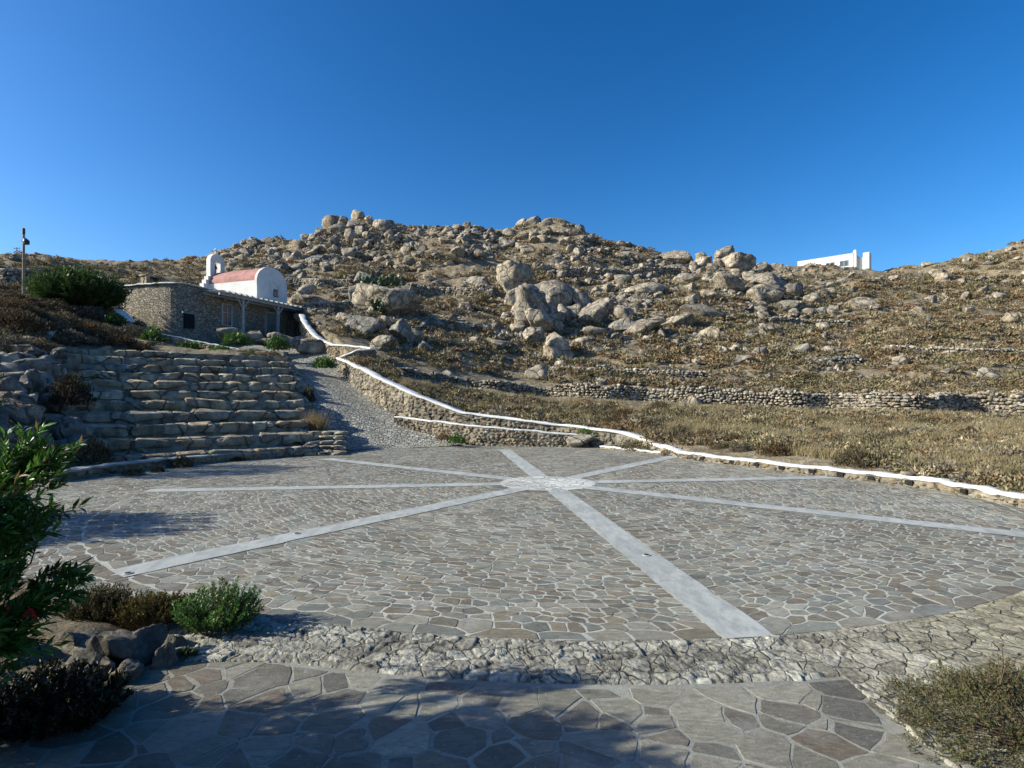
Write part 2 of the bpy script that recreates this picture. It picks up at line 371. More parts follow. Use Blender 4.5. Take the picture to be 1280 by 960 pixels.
def H(x, y):                             # height of the ground mesh itself
    x = np.atleast_1d(np.asarray(x, float)); y = np.atleast_1d(np.asarray(y, float))
    a = np.degrees(np.arctan2(x, y)); r = np.hypot(x, y)
    fi = np.clip(np.interp(a, AZ, np.arange(na)), 0, na-1.001); fj = np.clip(np.interp(r, RR, np.arange(nr)), 0, nr-1.001)
    i = fi.astype(int); j = fj.astype(int); s = fi-i; t = fj-j
    return HG[i, j]*(1-s)*(1-t)+HG[i+1, j]*s*(1-t)+HG[i, j+1]*(1-s)*t+HG[i+1, j+1]*s*t
YS = np.geomspace(4, 400, 420)
def hit(px, py, ymin=0):                 # first ground point seen through photo pixels
    px = np.atleast_1d(np.asarray(px, float)); py = np.atleast_1d(np.asarray(py, float)); out = np.full((len(px), 3), np.nan)
    for k in range(0, len(px), 2000):
        u = (px[k:k+2000]-640)/F; v = (py[k:k+2000]-HZ)/F
        X = u[:, None]*YS; Z = CH-v[:, None]*YS
        h = H(X.ravel(), np.broadcast_to(YS, X.shape).ravel()).reshape(X.shape)
        d = Z-h; below = (d <= 0) & (YS >= ymin)
        i = below.argmax(1); ok = below.any(1) & (i > 0); ar = np.arange(len(i)); i0 = np.maximum(i-1, 0)
        d0, d1 = d[ar, i0], d[ar, i]; t = np.clip(d0/(d0-d1+1e-9), 0, 1)
        Y = YS[i0]+t*(YS[i]-YS[i0]); x = u*Y
        r = np.stack([x, Y, H(x, Y)], 1); r[~ok] = np.nan; out[k:k+2000] = r
    return out
def ridge_y(px):                         # skyline row of the bare land in the photo, per column
    u = (np.asarray(px, float)-640)/F; X = u[:, None]*YS
    h = H(X.ravel(), np.broadcast_to(YS, X.shape).ravel()).reshape(X.shape)
    return (HZ-(h-CH)/YS*F).min(1)

# ------------------------------------------------------------------ rocks
def ico(sub):
    import bmesh
    bm = bmesh.new(); bmesh.ops.create_icosphere(bm, subdivisions=sub, radius=1)
    V = np.array([v.co for v in bm.verts]); Fc = np.array([[v.index for v in f.verts] for f in bm.faces]); bm.free(); return V, Fc
ICO = {k: ico(k) for k in (1, 2, 3, 4, 5)}
def rock(seed, sub, cuts=9, rough=.16, box=0., lo=.42, hi=.86):
    g = np.random.default_rng(seed); V, Fc = ICO[sub]; V = V.copy()
    if box: V = np.sign(V)*np.abs(V)**(1-box); V /= np.abs(V).max(0)
    V += .16*np.stack([fbm(V*.9+seed*1.7+k*31, 2) for k in range(3)], 1)
    V *= [1, g.uniform(.8, 1), g.uniform(.75, 1)]
    for _ in range(cuts):
        nn = g.normal(size=3); nn /= np.linalg.norm(nn); d = g.uniform(lo, hi)*(.9 if box else 1)
        e = np.maximum(V @ nn-d, 0); V -= (e*.97)[:, None]*nn
    if sub >= 3:
        for _ in range(g.integers(0, 3)):     # a joint that splits the block
            nn = g.normal(size=3); nn /= np.linalg.norm(nn); q = V @ nn-g.uniform(-.4, .4)+.05*fbm(V*3+seed, 2)
            V -= (V/np.linalg.norm(V, axis=1)[:, None])*(.11*np.exp(-(q/.045)**2))[:, None]; V += nn*(.03*np.sign(q))[:, None]
    rad = 1+rough*.6*fbm(V*1.6+seed*3.7, 3)+rough*.42*fbm(V*4.3+seed, 3)
    if sub >= 4: rad += .028*fbm(V*10+seed, 4)
    V *= rad[:, None]
    V -= (V.max(0)+V.min(0))/2; V /= np.abs(V).max(0); return V, Fc
ROCK = {1: [rock(100+i, 1, 3, .22) for i in range(14)], 2: [rock(200+i, 2, 9, .18) for i in range(14)],
        3: [rock(300+i, 3, 12, .17, .3*(i % 2)) for i in range(14)], 4: [rock(400+i, 4, 13, .17, .3*(i % 2)) for i in range(14)]}
BLOCK = [rock(600+i, 4, 5, .17, .7, .85, 1.1) for i in range(12)]
SLAB = [rock(700+i, 2, 5, .12, .35, .75, 1.0) for i in range(10)]
def rotz(a): c, s = math.cos(a), math.sin(a); return np.array([[c, -s, 0], [s, c, 0], [0, 0, 1.]])
def rot_rand(tilt=.3):
    a, b, c = rng.uniform(0, 6.28), rng.normal()*tilt, rng.normal()*tilt
    cb, sb, cc, sc_ = math.cos(b), math.sin(b), math.cos(c), math.sin(c)
    return rotz(a) @ np.array([[1, 0, 0], [0, cb, -sb], [0, sb, cb]]) @ np.array([[cc, 0, sc_], [0, 1, 0], [-sc_, 0, cc]])
def put_rock(mb, T, pos, size, Rm=None, col=None):
    V = T[0]*np.asarray(size)
    if Rm is not None: V = V @ Rm.T
    mb.add(V+pos, T[1], col)
def tintrand(a=.78, b=1.2, warm=.06):
    k = rng.uniform(a, b); w = rng.normal()*warm; return (k*(1+w), k, k*(1-w))

# ------------------------------------------------------------------ paving
# spokes of the star: two ends each, direction in the ground plane
SP = [math.atan2(*(G0(*e)-C)[::-1]) for e in ((118+14, 722), (935, 796), (180, 613), (395, 573))]
SPOKES = []
base = SP[1]
for k in range(8): SPOKES.append(base+k*math.pi/4)
def sector(x, y):
    a = math.atan2(y-C[1], x-C[0]); k = math.floor((a-SPOKES[0])/(math.pi/4)); return SPOKES[0]+(k+.5)*math.pi/4
def cells(seeds, w, gap, bound=None, reach=1.6, aniso=1.):
    """rounded, gapped stones round each seed; w = weights"""
    seeds = np.asarray(seeds); g = reach; grid = {}
    for i, (x, y) in enumerate(seeds): grid.setdefault((int(x//g), int(y//g)), []).append(i)
    out = []
    for i, (x, y) in enumerate(seeds):
        cx, cy = int(x//g), int(y//g); nb = [j for a in (-1, 0, 1) for b in (-1, 0, 1) for j in grid.get((cx+a, cy+b), ()) if j != i]
        nb.sort(key=lambda j: (seeds[j][0]-x)**2+(seeds[j][1]-y)**2)
        poly = [(x-g*.7, y-g*.7), (x+g*.7, y-g*.7), (x+g*.7, y+g*.7), (x-g*.7, y+g*.7)]
        planes = []
        if aniso != 1:
            sa = sector(x, y); ux, uy = math.cos(sa), math.sin(sa); q_ = aniso*aniso
        for j in nb[:20]:
            dx, dy = seeds[j][0]-x, seeds[j][1]-y; d = math.hypot(dx, dy)
            if d < 1e-6: continue
            mx, my = dx, dy
            if aniso != 1:
                al = dx*ux+dy*uy; pe = -dx*uy+dy*ux; pe *= q_; mx, my = al*ux-pe*uy, al*uy+pe*ux
            m_ = math.hypot(mx, my); planes.append((mx/m_, my/m_, (dx*mx+dy*my)/(2*m_)+(w[i]-w[j])/(2*m_)-gap*random.uniform(.2, 1.6)))
        if bound: planes += bound(x, y)
        for nx, ny, dd in planes:
            new = []; m = len(poly)
            for k in range(m):
                a, b = poly[k], poly[(k+1) % m]
                da = (a[0]-x)*nx+(a[1]-y)*ny-dd; db = (b[0]-x)*nx+(b[1]-y)*ny-dd
                if da <= 0: new.append(a)
                if (da < 0 < db) or (db < 0 < da):
                    t = da/(da-db); new.append((a[0]+t*(b[0]-a[0]), a[1]+t*(b[1]-a[1])))
            poly = new
            if len(poly) < 3: break
        if len(poly) >= 3: out.append((i, poly))
    return out
def roundpoly(poly, k=.16, jit=.008):
    r = []; m = len(poly)
    for i in range(m):
        a, b, c = poly[i-1], poly[i], poly[(i+1) % m]
        la = math.hypot(b[0]-a[0], b[1]-a[1]); lc = math.hypot(b[0]-c[0], b[1]-c[1])
        ka = min(k, .013/max(la, 1e-6)) ; kc = min(k, .013/max(lc, 1e-6))
        r.append((b[0]+(a[0]-b[0])*ka+random.gauss(0, jit), b[1]+(a[1]-b[1])*ka+random.gauss(0, jit)))
        if lc > .06: r.append((b[0]+(c[0]-b[0])*kc+random.gauss(0, jit), b[1]+(c[1]-b[1])*kc+random.gauss(0, jit)))
        if lc > .22:
            t = random.uniform(.4, .6); r.append((b[0]+(c[0]-b[0])*t+random.gauss(0, jit*1.3), b[1]+(c[1]-b[1])*t+random.gauss(0, jit*1.3)))
    return r
PAL = [(.215, .208, .175), (.18, .168, .14), (.225, .228, .198), (.172, .148, .12), (.20, .182, .142), (.168, .178, .165), (.265, .258, .225), (.22, .195, .15), (.15, .142, .122), (.20, .212, .19), (.285, .28, .245)]
PAL = [(a*.95, b*.92, c*.875) for a, b, c in PAL]
def add_stone(mb, poly, z, h, col):
    poly = roundpoly(poly); m = len(poly); cx = sum(p[0] for p in poly)/m; cy = sum(p[1] for p in poly)/m
    area = abs(sum(poly[i-1][0]*poly[i][1]-poly[i][0]*poly[i-1][1] for i in range(m)))/2
    if area < .006: return
    tx, ty = random.gauss(0, .006), random.gauss(0, .006); b = .008
    top = []; 
    for x, y in poly:
        d = math.hypot(x-cx, y-cy) or 1; top.append((x-(x-cx)/d*b, y-(y-cy)/d*b, z+h+tx*(x-cx)+ty*(y-cy)))
    V = [(x, y, z-.006) for x, y in poly]+top
    s = random.uniform(.85, 1.15)
    mb.addpoly(V, [list(range(m, 2*m))], tuple(c*s for c in col))
    k = mb.n-2*m
    for i in range(m): mb.poly.append([k+i, k+(i+1) % m, k+m+(i+1) % m, k+m+i])
def disc(mb, c, r, z, n=160, col=None):
    th = np.arange(n)/n*2*math.pi; mb.addpoly(np.stack([c[0]+r*np.cos(th), c[1]+r*np.sin(th), np.full(n, z)], 1), [list(range(n))], col)
SPW = .285
def near_spoke(x, y, m):
    dx, dy = x-C[0], y-C[1]; r = math.hypot(dx, dy)
    if r < 1.45+m: return True
    for a in SPOKES:
        al = dx*math.cos(a)+dy*math.sin(a); pe = abs(-dx*math.sin(a)+dy*math.cos(a))
        if al > 0 and pe < SPW+m: return True
    return False
def plaza_bound(x, y):
    pl = []; dx, dy = x-C[0], y-C[1]; r = math.hypot(dx, dy)
    pl.append((-dx/r, -dy/r, r-1.49))
    if r < RAD: pl.append((dx/r, dy/r, RAD-.004-r))
    else: pl.append((-dx/r, -dy/r, r-(RAD+.008)))
    for a in SPOKES:
        al = dx*math.cos(a)+dy*math.sin(a); pe = -dx*math.sin(a)+dy*math.cos(a)
        if al > 0 and abs(pe) < 1.6 and r < RAD+.05:
            s = 1 if pe > 0 else -1; pl.append((s*math.sin(a), -s*math.cos(a), abs(pe)-SPW-.01))
    return pl
seeds = []; r = 1.68
while r < 15.2:
    st = .36 if RAD-.4 < r < RAD else random.choice((.11, .14, .15, .17, .2))
    r += st/2; a = random.random()*6.28; a1 = a+6.28318-.02
    while a < a1:
        ln = (random.uniform(.3, .7) if st > .3 else random.uniform(.15, .42)*(1 if random.random() < .75 else .6)); da = ln/r
        rr = r+random.gauss(0, .13*st); x, y = C[0]+rr*math.cos(a+da/2), C[1]+rr*math.sin(a+da/2); a += da
        if near_spoke(x, y, .05) and rr < RAD: continue
        if abs(rr-RAD) < .05 or (rr > RAD and y < 9.5 and not (x < -3.2 and y > 6.3)): continue
        if x < 14 and y > 4: seeds.append((x, y))
    r += st/2
wts = np.random.default_rng(3).normal(0, .0036, len(seeds))
mb = MB()
for i, poly in cells(seeds, wts, .0078, plaza_bound, .75, .72):
    x, y = seeds[i]
    add_stone(mb, poly, .0, random.uniform(.002, .006), random.choice(PAL))
o = mb.build('plaza_flagstones', M['paver']); tag(o, 'crazy paved grey brown flagstones of the round plaza', 'paving', kind='structure')
mb = MB(); disc(mb, C, 15.6, 0.0); o = mb.build('plaza', M['mortar']); tag(o, 'pale mortar bed of the round plaza', 'plaza', kind='structure')
mb = MB()
for a in SPOKES:
    d = np.array([math.cos(a), math.sin(a)]); e = np.array([-d[1], d[0]]); ss = np.linspace(1.38, RAD+.03, 46)
    jl = .026*fbm2(ss, np.full_like(ss, a*9), 2.1, 4); jr = .026*fbm2(ss, np.full_like(ss, a*5+40), 2.1, 3)
    L = C+ss[:, None]*d+(SPW+jl)[:, None]*e; Rr = C+ss[:, None]*d-(SPW+jr)[:, None]*e
    V = np.concatenate([np.c_[L, np.full(46, .012)], np.c_[Rr, np.full(46, .012)]]); k = np.arange(45)
    mb.add(V, np.stack([k, k+46, k+47, k+1], 1))
o = mb.build('plaza_star_strips', M['cement']); tag(o, 'eight smooth grey cement strips radiating from a round centre', 'paving', kind='structure')
mb = MB(); disc(mb, C, 1.47, .009, 90); o = mb.build('plaza_centre', M['cement']); tag(o, 'pale cement bed of the round centre of the plaza', 'paving', kind='structure')
sd_ = []; g_ = np.random.default_rng(19)
for k in range(46):
    for q_ in range(12): sd_.append((C[0]-1.5+k*.068+g_.normal()*.02, C[1]-1.5+q_*.27+g_.normal()*.09+(k % 2)*.12))
sd_ = [p for p in sd_ if math.hypot(p[0]-C[0], p[1]-C[1]) < 1.38]; mb = MB()
sd_ = [p for i_, p in enumerate(sd_) if i_ % 3 == 0]
def cb(x, y):
    r_ = math.hypot(x-C[0], y-C[1]) or 1e-6; return [((x-C[0])/r_, (y-C[1])/r_, 1.42-r_)]
for i_, poly in cells(sd_, np.zeros(len(sd_)), .007, cb, .8): add_stone(mb, poly, .009, random.uniform(.004, .007), random.choice([(.46, .465, .44), (.50, .505, .48), (.42, .425, .405), (.47, .465, .425)]))
o = mb.build('plaza_centre_stones', M['paver']); tag(o, 'pale paving stones of the round plaza centre', 'paving', kind='structure')
for px, py, lab in ((160, 718, 'dark round light set in the ground at the outer end of the left strip'), (371, 668, 'dark round ground light midway along the left cement strip'), (808, 695, 'dark round ground light in the wide strip nearest the camera')):
    g = G0(px, py); e = empty('ground_light', lab, 'light', (g[0], g[1], .014), 'round lights set in the plaza')
    m1 = MB(); m1.tube([(0, 0, 0), (0, 0, .012)], [.07, .06], 20); m1.build('ring', M['concrete'], e)
    m1 = MB(); m1.tube([(0, 0, .011), (0, 0, .016)], [.045, .04], 20); m1.build('lens', M['dark'], e)

# rough cobble band in front of the circle
xs = np.arange(-3.4, 14, .028); 
def rough_field():
    ths = np.linspace(math.atan2(6.0-C[1], -4.2-C[0]), math.atan2(9.3-C[1], 13-C[0]), 1200)
    rs = np.concatenate([np.linspace(RAD+.0, 12.75, 76), np.linspace(12.79, 15.5, 36)])
    T, Rr = np.meshgrid(ths, rs, indexing='ij'); x = C[0]+Rr*np.cos(T); y = C[1]+Rr*np.sin(T)
    return x.ravel(), y.ravel(), Rr.ravel(), len(ths), len(rs)
x, y, rr_, nt, nrr = rough_field()
sd = np.random.default_rng(11); S = []
for gx in np.arange(-5, 15, .27):
    for gy in np.arange(1.5, 13, .19): S.append((gx+sd.uniform(-.13, .13), gy+sd.uniform(-.09, .09)))
S = np.array(S); GS = {}
for i, (a, b) in enumerate(S): GS.setdefault((int(a//.5), int(b//.5)), []).append(i)
d1 = np.full(len(x), 9.); d2 = np.full(len(x), 9.); idn = np.zeros(len(x), int)
wx = x+.07*fbm2(x, y, 4, 3, 2.); wy = y+.07*fbm2(x, y, 4, 3, 9.)
bk = {}
for i, (a, b) in enumerate(zip((wx//.5).astype(int), (wy//.5).astype(int))): bk.setdefault((a, b), []).append(i)
for (a, b), L in bk.items():
    nb = [j for da in (-1, 0, 1) for db in (-1, 0, 1) for j in GS.get((a+da, b+db), ())]
    if not nb: continue
    L = np.array(L); D = np.hypot(wx[L][:, None]-S[nb][:, 0], wy[L][:, None]-S[nb][:, 1]); o_ = np.argsort(D, 1); ar = np.arange(len(L))
    d1[L] = D[ar, o_[:, 0]]; d2[L] = D[ar, o_[:, 1]]; idn[L] = np.array(nb)[o_[:, 0]]
crk = fbm2(x, y, 1.7, 3, 6.); edge = np.clip((d2-d1)/np.where(crk > .05, .05, .016), 0, 1); sidh = sd.uniform(0, 1, len(S))[idn]; tlx = sd.normal(0, .06, len(S))[idn]; tly = sd.normal(0, .06, len(S))[idn]
ddx, ddy = wx-S[idn, 0], wy-S[idn, 1]
rid = 1-np.abs(fbm2(x, y, 9, 4, 1.)); rid2 = 1-np.abs(fbm2(x, y, 26, 3, 4.))
fade = np.clip((x-2.6)/3.2, 0, 1)          # smoother cement towards the right
zz = .03+(1-.72*fade)*(.020*np.minimum(edge, 1)*(.6+.4*sidh)+.8*(tlx*ddx*edge+tly*ddy*edge)+.013*(rid-.7)+.010*(rid2-.7)+.005*fbm2(x, y, 3.1, 3, 2.))+.015*fade
zz = np.where(rr_ < RAD+.16, .004+(zz-.004)*np.clip((rr_-RAD-.02-.03*fbm2(x, y, 2.2, 2, 7.))/.10, 0, 1), zz)
zz -= np.where(rr_ > 12.3, np.clip((rr_-12.3)/.35, 0, 1)*.25*((x < 3.05) & (x > -4.5) & (y < 5.6)), 0)
cA = np.array([.275, .268, .235]); cB = np.array([.40, .39, .345]); cY = np.array([.36, .33, .24])
cc = cA+(cB-cA)*sidh[:, None]; cc = cc*(.42+.58*edge[:, None]); cc = cc*(1-fade[:, None])+(cY*(.85+.2*sidh[:, None]))*fade[:, None]
ii, jj = np.meshgrid(np.arange(nt-1), np.arange(nrr-1), indexing='ij'); q = (ii*nrr+jj).ravel()
o = MB().add(np.stack([x, y, zz], 1), np.stack([q, q+1, q+nrr+1, q+nrr], 1), cc).build('rough_paving', M['rough'], None, True)
o.data.flip_normals() if o.data.polygons[0].normal.z < 0 else None
tag(o, 'rough weathered cobble band around the near edge of the circle', 'paving', kind='structure')

# foreground path of large flags
def path_in(x, y):
    r = math.hypot(x-C[0], y-C[1]); return r > 12.42 and -4.4 < x < 3.05+.12*math.sin(y*3) and -3 < y < 6
seeds = []
for gx in np.arange(-4.6, 3.4, .34):
    for gy in np.arange(-3, 6.2, .27):
        x_, y_ = gx+random.uniform(-.17, .17), gy+random.uniform(-.13, .13)
        if path_in(x_, y_): seeds.append((x_, y_))
wts = np.random.default_rng(5).normal(0, .012, len(seeds))
mb = MB()
PAL2 = [(.185, .178, .15), (.155, .142, .118), (.21, .20, .17), (.135, .13, .118), (.175, .15, .12), (.235, .225, .19), (.15, .138, .118), (.27, .26, .22)]
PAL2 = [(a*.97, b*.95, c*.9) for a, b, c in PAL2]
def pb(x, y):
    r = math.hypot(x-C[0], y-C[1]); return [((C[0]-x)/r, (C[1]-y)/r, r-12.40)]
for i, poly in cells(seeds, wts, .0105, pb, 1.2): add_stone(mb, poly, .022, random.uniform(.001, .006), random.choice(PAL2))
o = mb.build('path_flagstones', M['paver']); tag(o, 'large dark crazy paving flags of the foreground path', 'paving', kind='structure')
ta = np.linspace(math.atan2(5.9-C[1], -4.6-C[0]), math.atan2(5.0-C[1], 3.3-C[0]), 40)
arc = [(C[0]+12.33*math.cos(a), C[1]+12.33*math.sin(a), .022) for a in ta]
mb = MB(); mb.addpoly(arc+[(3.3, -3.2, .022), (-4.7, -3.2, .022)], [list(range(len(arc)+2))[::-1]])
o = mb.build('path', M['path_mortar']); tag(o, 'pale mortar bed of the foreground path', 'path', kind='structure')

# ramp
RL = [(-9.2, 27.5), (-9.9, 30), (-12.6, 35), (-15.3, 40), (-17.2, 42.0), (-19.5, 44.5), (-23, 47.5)]
RRt = [(-2.6, 31.0), (-3.7, 31.85), (-5.5, 32.85), (-6.7, 33.7), (-7.4, 35.6), (-10.4, 39.6), (-12.6, 42.8), (-15.0, 46.6), (-18.6, 51.5)]
A, B = resample(RL, 70), resample(RRt, 70); s = np.linspace(0, 1, 26)
V = A[:, None]*(1-s)[None, :, None]+B[:, None]*s[None, :, None]; V = V.reshape(-1, 2)
z = low(V[:, 0], V[:, 1])+.02+.02*fbm2(V[:, 0], V[:, 1], 1.5, 3)
i, j = np.meshgrid(np.arange(69), np.arange(25), indexing='ij'); q = (i*26+j).ravel()
o = MB().add(np.c_[V, z], np.stack([q, q+1, q+27, q+26], 1)).build('ramp', M['cobble'], None, True); tag(o, 'grey cobbled ramp climbing to the chapel', 'ramp', kind='structure')

# ------------------------------------------------------------------ walls
def along(pl, s):
    pl = np.asarray(pl, float); d = np.r_[0, np.cumsum(np.linalg.norm(np.diff(pl[:, :2], axis=0), axis=1))]
    return np.stack([np.interp(s, d, pl[:, k]) for k in range(pl.shape[1])], -1), d[-1]
def ribbon_wall(mb, top, bot, th, n=80, col=None, taper=0.):
    T = resample(top, n); Bz = np.interp(np.linspace(0, 1, n), np.linspace(0, 1, len(bot)), bot) if np.ndim(bot) else np.full(n, bot)
    t = np.gradient(T[:, :2], axis=0); t /= np.linalg.norm(t, axis=1)[:, None]; nn = np.stack([-t[:, 1], t[:, 0]], 1)
    a = T[:, :2]+nn*th/2; b = T[:, :2]-nn*th/2; a2 = T[:, :2]+nn*(th/2+taper); b2 = T[:, :2]-nn*(th/2+taper)
    V = np.concatenate([np.c_[a2, Bz], np.c_[a, T[:, 2]], np.c_[b, T[:, 2]], np.c_[b2, Bz]]); k = np.arange(n-1); Fq = []
    for r_ in range(3): Fq.append(np.stack([r_*n+k, r_*n+k+1, (r_+1)*n+k+1, (r_+1)*n+k], 1))
    mb.add(V, np.concatenate(Fq), col)
    mb.addpoly(V[[0, n, 2*n, 3*n]], [[0, 1, 2, 3]], col); mb.addpoly(V[[n-1, 2*n-1, 3*n-1, 4*n-1]], [[3, 2, 1, 0]], col)
def cap(mb, top, w, h, n=110, seed=0, over=0.):
    T = resample(top, n); t = np.gradient(T[:, :2], axis=0); t /= np.linalg.norm(t, axis=1)[:, None]; nn = np.stack([-t[:, 1], t[:, 0]], 1)
    s = np.arange(n)*1.; prof = [(-.5, -1), (-.5, -.25), (-.40, 0), (.40, 0), (.5, -.25), (.5, -1)]
    V = []
    for i_, (u, v) in enumerate(prof):
        wj = w*(1+.14*fbm2(s, np.full(n, i_*3.+seed), .25, 3)); zj = .03*fbm2(s, np.full(n, 50.+seed), .3, 3)
        wj = wj*(1+.07*fbm2(s, np.full(n, i_*7.+seed), .9, 2)); zj = zj+.014*fbm2(s, np.full(n, 80.+seed+i_*2.), .9, 2); V.append(np.c_[T[:, :2]+nn*(u*wj)[:, None], T[:, 2]+h+v*h+zj])
    V = np.concatenate(V); k = np.arange(n-1); m = len(prof); Fq = []
    for r_ in range(m): 
        a, b = r_*n, ((r_+1) % m)*n; Fq.append(np.stack([a+k, a+k+1, b+k+1, b+k], 1))
    mb.add(V, np.concatenate(Fq)); mb.addpoly(V[np.arange(m)*n], [list(range(m))]); mb.addpoly(V[np.arange(m)*n+n-1], [list(range(m))[::-1]])
def stone_face(mb, top, bot, off, size, seed, depth=.1, sub=1, sides=(1, -1), jitter=.35):
    g = np.random.default_rng(seed); top = np.asarray(top, float); _, Ln = along(top, 0.)
    bot = np.broadcast_to(np.asarray(bot, float), (len(top),)) if np.ndim(bot) == 0 else np.asarray(bot, float)
    tb = np.c_[top, bot]
    for sd_ in sides:
        s = 0.
        hmax = (top[:, 2]-bot).max(); nrow = int(hmax/(size*.72))+1
        for r_ in range(nrow):
            s = g.uniform(0, size)
            while s < Ln:
                wd = size*g.uniform(.65, 1.6); p, _ = along(tb, s); p2, _ = along(tb, min(s+.2, Ln)); p1, _ = along(tb, max(s-.2, 0))
                t = p2[:2]-p1[:2]; t /= np.linalg.norm(t)+1e-9; nn = np.array([-t[1], t[0]])
                z = p[3]+(r_+.45)*size*.72+g.normal()*size*.14
                if z < p[2]-size*.1:
                    V, Fc = ROCK[sub][g.integers(14)]; sz = np.array([wd*.56, depth, size*g.uniform(.34, .5)])
                    V = V @ rot_small(g, .25).T*sz
                    fr = np.array([[t[0], t[1], 0], [nn[0], nn[1], 0], [0, 0, 1.]])
                    k = g.uniform(.72, 1.22); w_ = g.normal()*.05
                    mb.add(V @ fr+np.array([p[0]+nn[0]*off*sd_, p[1]+nn[1]*off*sd_, z]), Fc, (k*(1+w_), k, k*(1-w_)))
                s += wd*1.02
def rot_small(g, a):
    x, y, z = g.normal(size=3)*a; cx, sx, cy, sy, cz, sz = math.cos(x), math.sin(x), math.cos(y), math.sin(y), math.cos(z), math.sin(z)
    return np.array([[1, 0, 0], [0, cx, -sx], [0, sx, cx]]) @ np.array([[cy, 0, sy], [0, 1, 0], [-sy, 0, cy]]) @ np.array([[cz, -sz, 0], [sz, cz, 0], [0, 0, 1]])
def rendered_wall(name, label, cat, top, bot, th=.4, capw=.42, caph=.1, size=.24, seed=0, sides=(1, -1), n=80):
    top = np.asarray(top, float); mid = top[len(top)//2]; bz = float(np.min(bot))
    e = empty(name, label, cat, (mid[0], mid[1], bz))
    def fin(m, nm, mt, sm):
        o = m.build(nm, mt, None, sm); from mathutils import Matrix
        o.data.transform(Matrix.Translation((-mid[0], -mid[1], -bz))); o.parent = e; return o
    m = MB(); ribbon_wall(m, top, bot, th-.08, n); stone_face(m, top, bot, th/2-.07, size, seed, .1, 1, sides); fin(m, 'masonry', M['wallstone'], False)
    m = MB(); cap(m, top, capw, caph, max(60, n), seed); fin(m, 'coping', M['white'], True)
    return e, fin
W2 = [(840,560,26),(800,545,28.6),(780,540,29.5),(740,534.5,30.6),(700,530,31.5),(650,524,32),(610,519,32.6),(580,515,33),(550,504,33.6),(520,492,34.2),(487,477,35.5),(470,468,36.8),(450,458,38.8),(425,447,42.5)]
w2 = np.array([P(*p) for p in W2]); w2[:, 2] -= .1
rendered_wall('retaining_wall', 'tall golden rubble retaining wall with wavy white coping along the ramp', 'wall', w2, np.minimum(low(w2[:, 0], w2[:, 1])-.15, w2[:, 2]-.3), .5, .58, .12, .31, 1, (1, -1), 120)
W3 = [(830,557.5,26.4),(852,566,25),(866,570.5,24.2),(900,575,22.9),(950,580,21.4),(1000,585,19.9),(1060,591,18.6),(1120,597,17.3),(1180,604,16.2),(1225,613,15.0),(1280,626,13.75),(1330,640,12.9),(1400,660,12)]
w3 = np.array([P(*p) for p in W3]); w3[:, 2] = np.maximum(w3[:, 2]-.1, .12)+.085
e, fin = rendered_wall('parapet_wall', 'low white topped parapet with drain holes edging the right of the plaza', 'wall', w3, -.1, .42, .40, .09, .17, 2, (1, -1), 120)
m_all = [(883,578),(920,581),(950,585),(983,588),(1020,590),(1055,594),(1095,598),(1142,602),(1215,617)]
for px, py in m_all:
    u = (px-640)/F; ang = w3[:, 0]/w3[:, 1]; i_ = int(np.clip(np.searchsorted(ang, u)-1, 0, len(ang)-2)); t_ = (u-ang[i_])/(ang[i_+1]-ang[i_])
    p = w3[i_]*(1-t_)+w3[i_+1]*t_; t = w3[i_+1]-w3[i_]; t = t[:2]/np.linalg.norm(t[:2]); nn = np.array([-t[1], t[0]])
    if nn[1] > 0: nn = -nn
    m = MB(); m.box((p[0]+nn[0]*.18, p[1]+nn[1]*.18, .125), (.2, .13, .12), [[t[0], t[1], 0], [nn[0], nn[1], 0], [0, 0, 1]], None, .012); fin(m, 'drain_hole', M['dark'], False)
W1 = [(495,520,33.6),(520,523,33.0),(560,527.5,32),(600,532,31.2),(650,536,30.8),(690,540,30.6),(735,544,30.4)]
w1 = np.array([P(*p) for p in W1]); w1[:, 2] -= .08
rendered_wall('lower_retaining_wall', 'lower rubble wall with thin white coping in front of the taller one', 'wall', w1, np.minimum(low(w1[:, 0], w1[:, 1])-.1, w1[:, 2]-.3), .4, .36, .08, .22, 3, (1, -1), 80)
W5 = [(752,557,29.6),(790,561.5,28.0),(830,567,26.4),(862,571.5,24.6)]
w5 = np.array([P(*p) for p in W5]); w5[:, 2] = np.maximum(w5[:, 2]-.07, .06)
rendered_wall('kerb_wall', 'very low white topped kerb curving in to meet the parapet', 'kerb', w5, -.1, .3, .3, .07, .18, 4, (1, -1), 40)
W4 = [(425,447,42.3),(447,443,42.0),(468,440.5,42.3),(452,438,43.5),(436,436.5,44.4),(417,432,45.6),(402,424,47),(393,417,48.2),(386,409,49.6),(381,402,51),(377,393,53)]
w4 = np.array([P(*p) for p in W4]); w4[1:5, 2] += .3; w4[5, 2] += .1; w4[:, 2] -= .1
rendered_wall('stepped_boundary_wall', 'zigzag white coped wall dropping from the pergola to the ramp top', 'wall', w4, w4[:, 2]-1.3, .4, .5, .12, .24, 5, (1, -1), 120)
W6 = [(204,417,43),(250,426.5,42.6),(300,436.5,42.2),(338,444,41.8)]
w6 = np.array([P(*p) for p in W6]); w6[:, 2] -= .08
rendered_wall('low_terrace_wall', 'low sloping stone wall with straight white coping below the stone house', 'wall', w6, w6[:, 2]-1.2, .35, .36, .09, .2, 6, (1, -1), 50)
W8 = [(149,389,44.5),(153,392,44.2),(158,397,44.0),(163,402,43.8)]
w8 = np.array([P(*p) for p in W8]); rendered_wall('white_wall_end', 'short curved white slab of wall beside the big oleander bush', 'wall', w8, w8[:, 2]-.8, .4, .7, .12, .2, 7, (1, -1), 20)

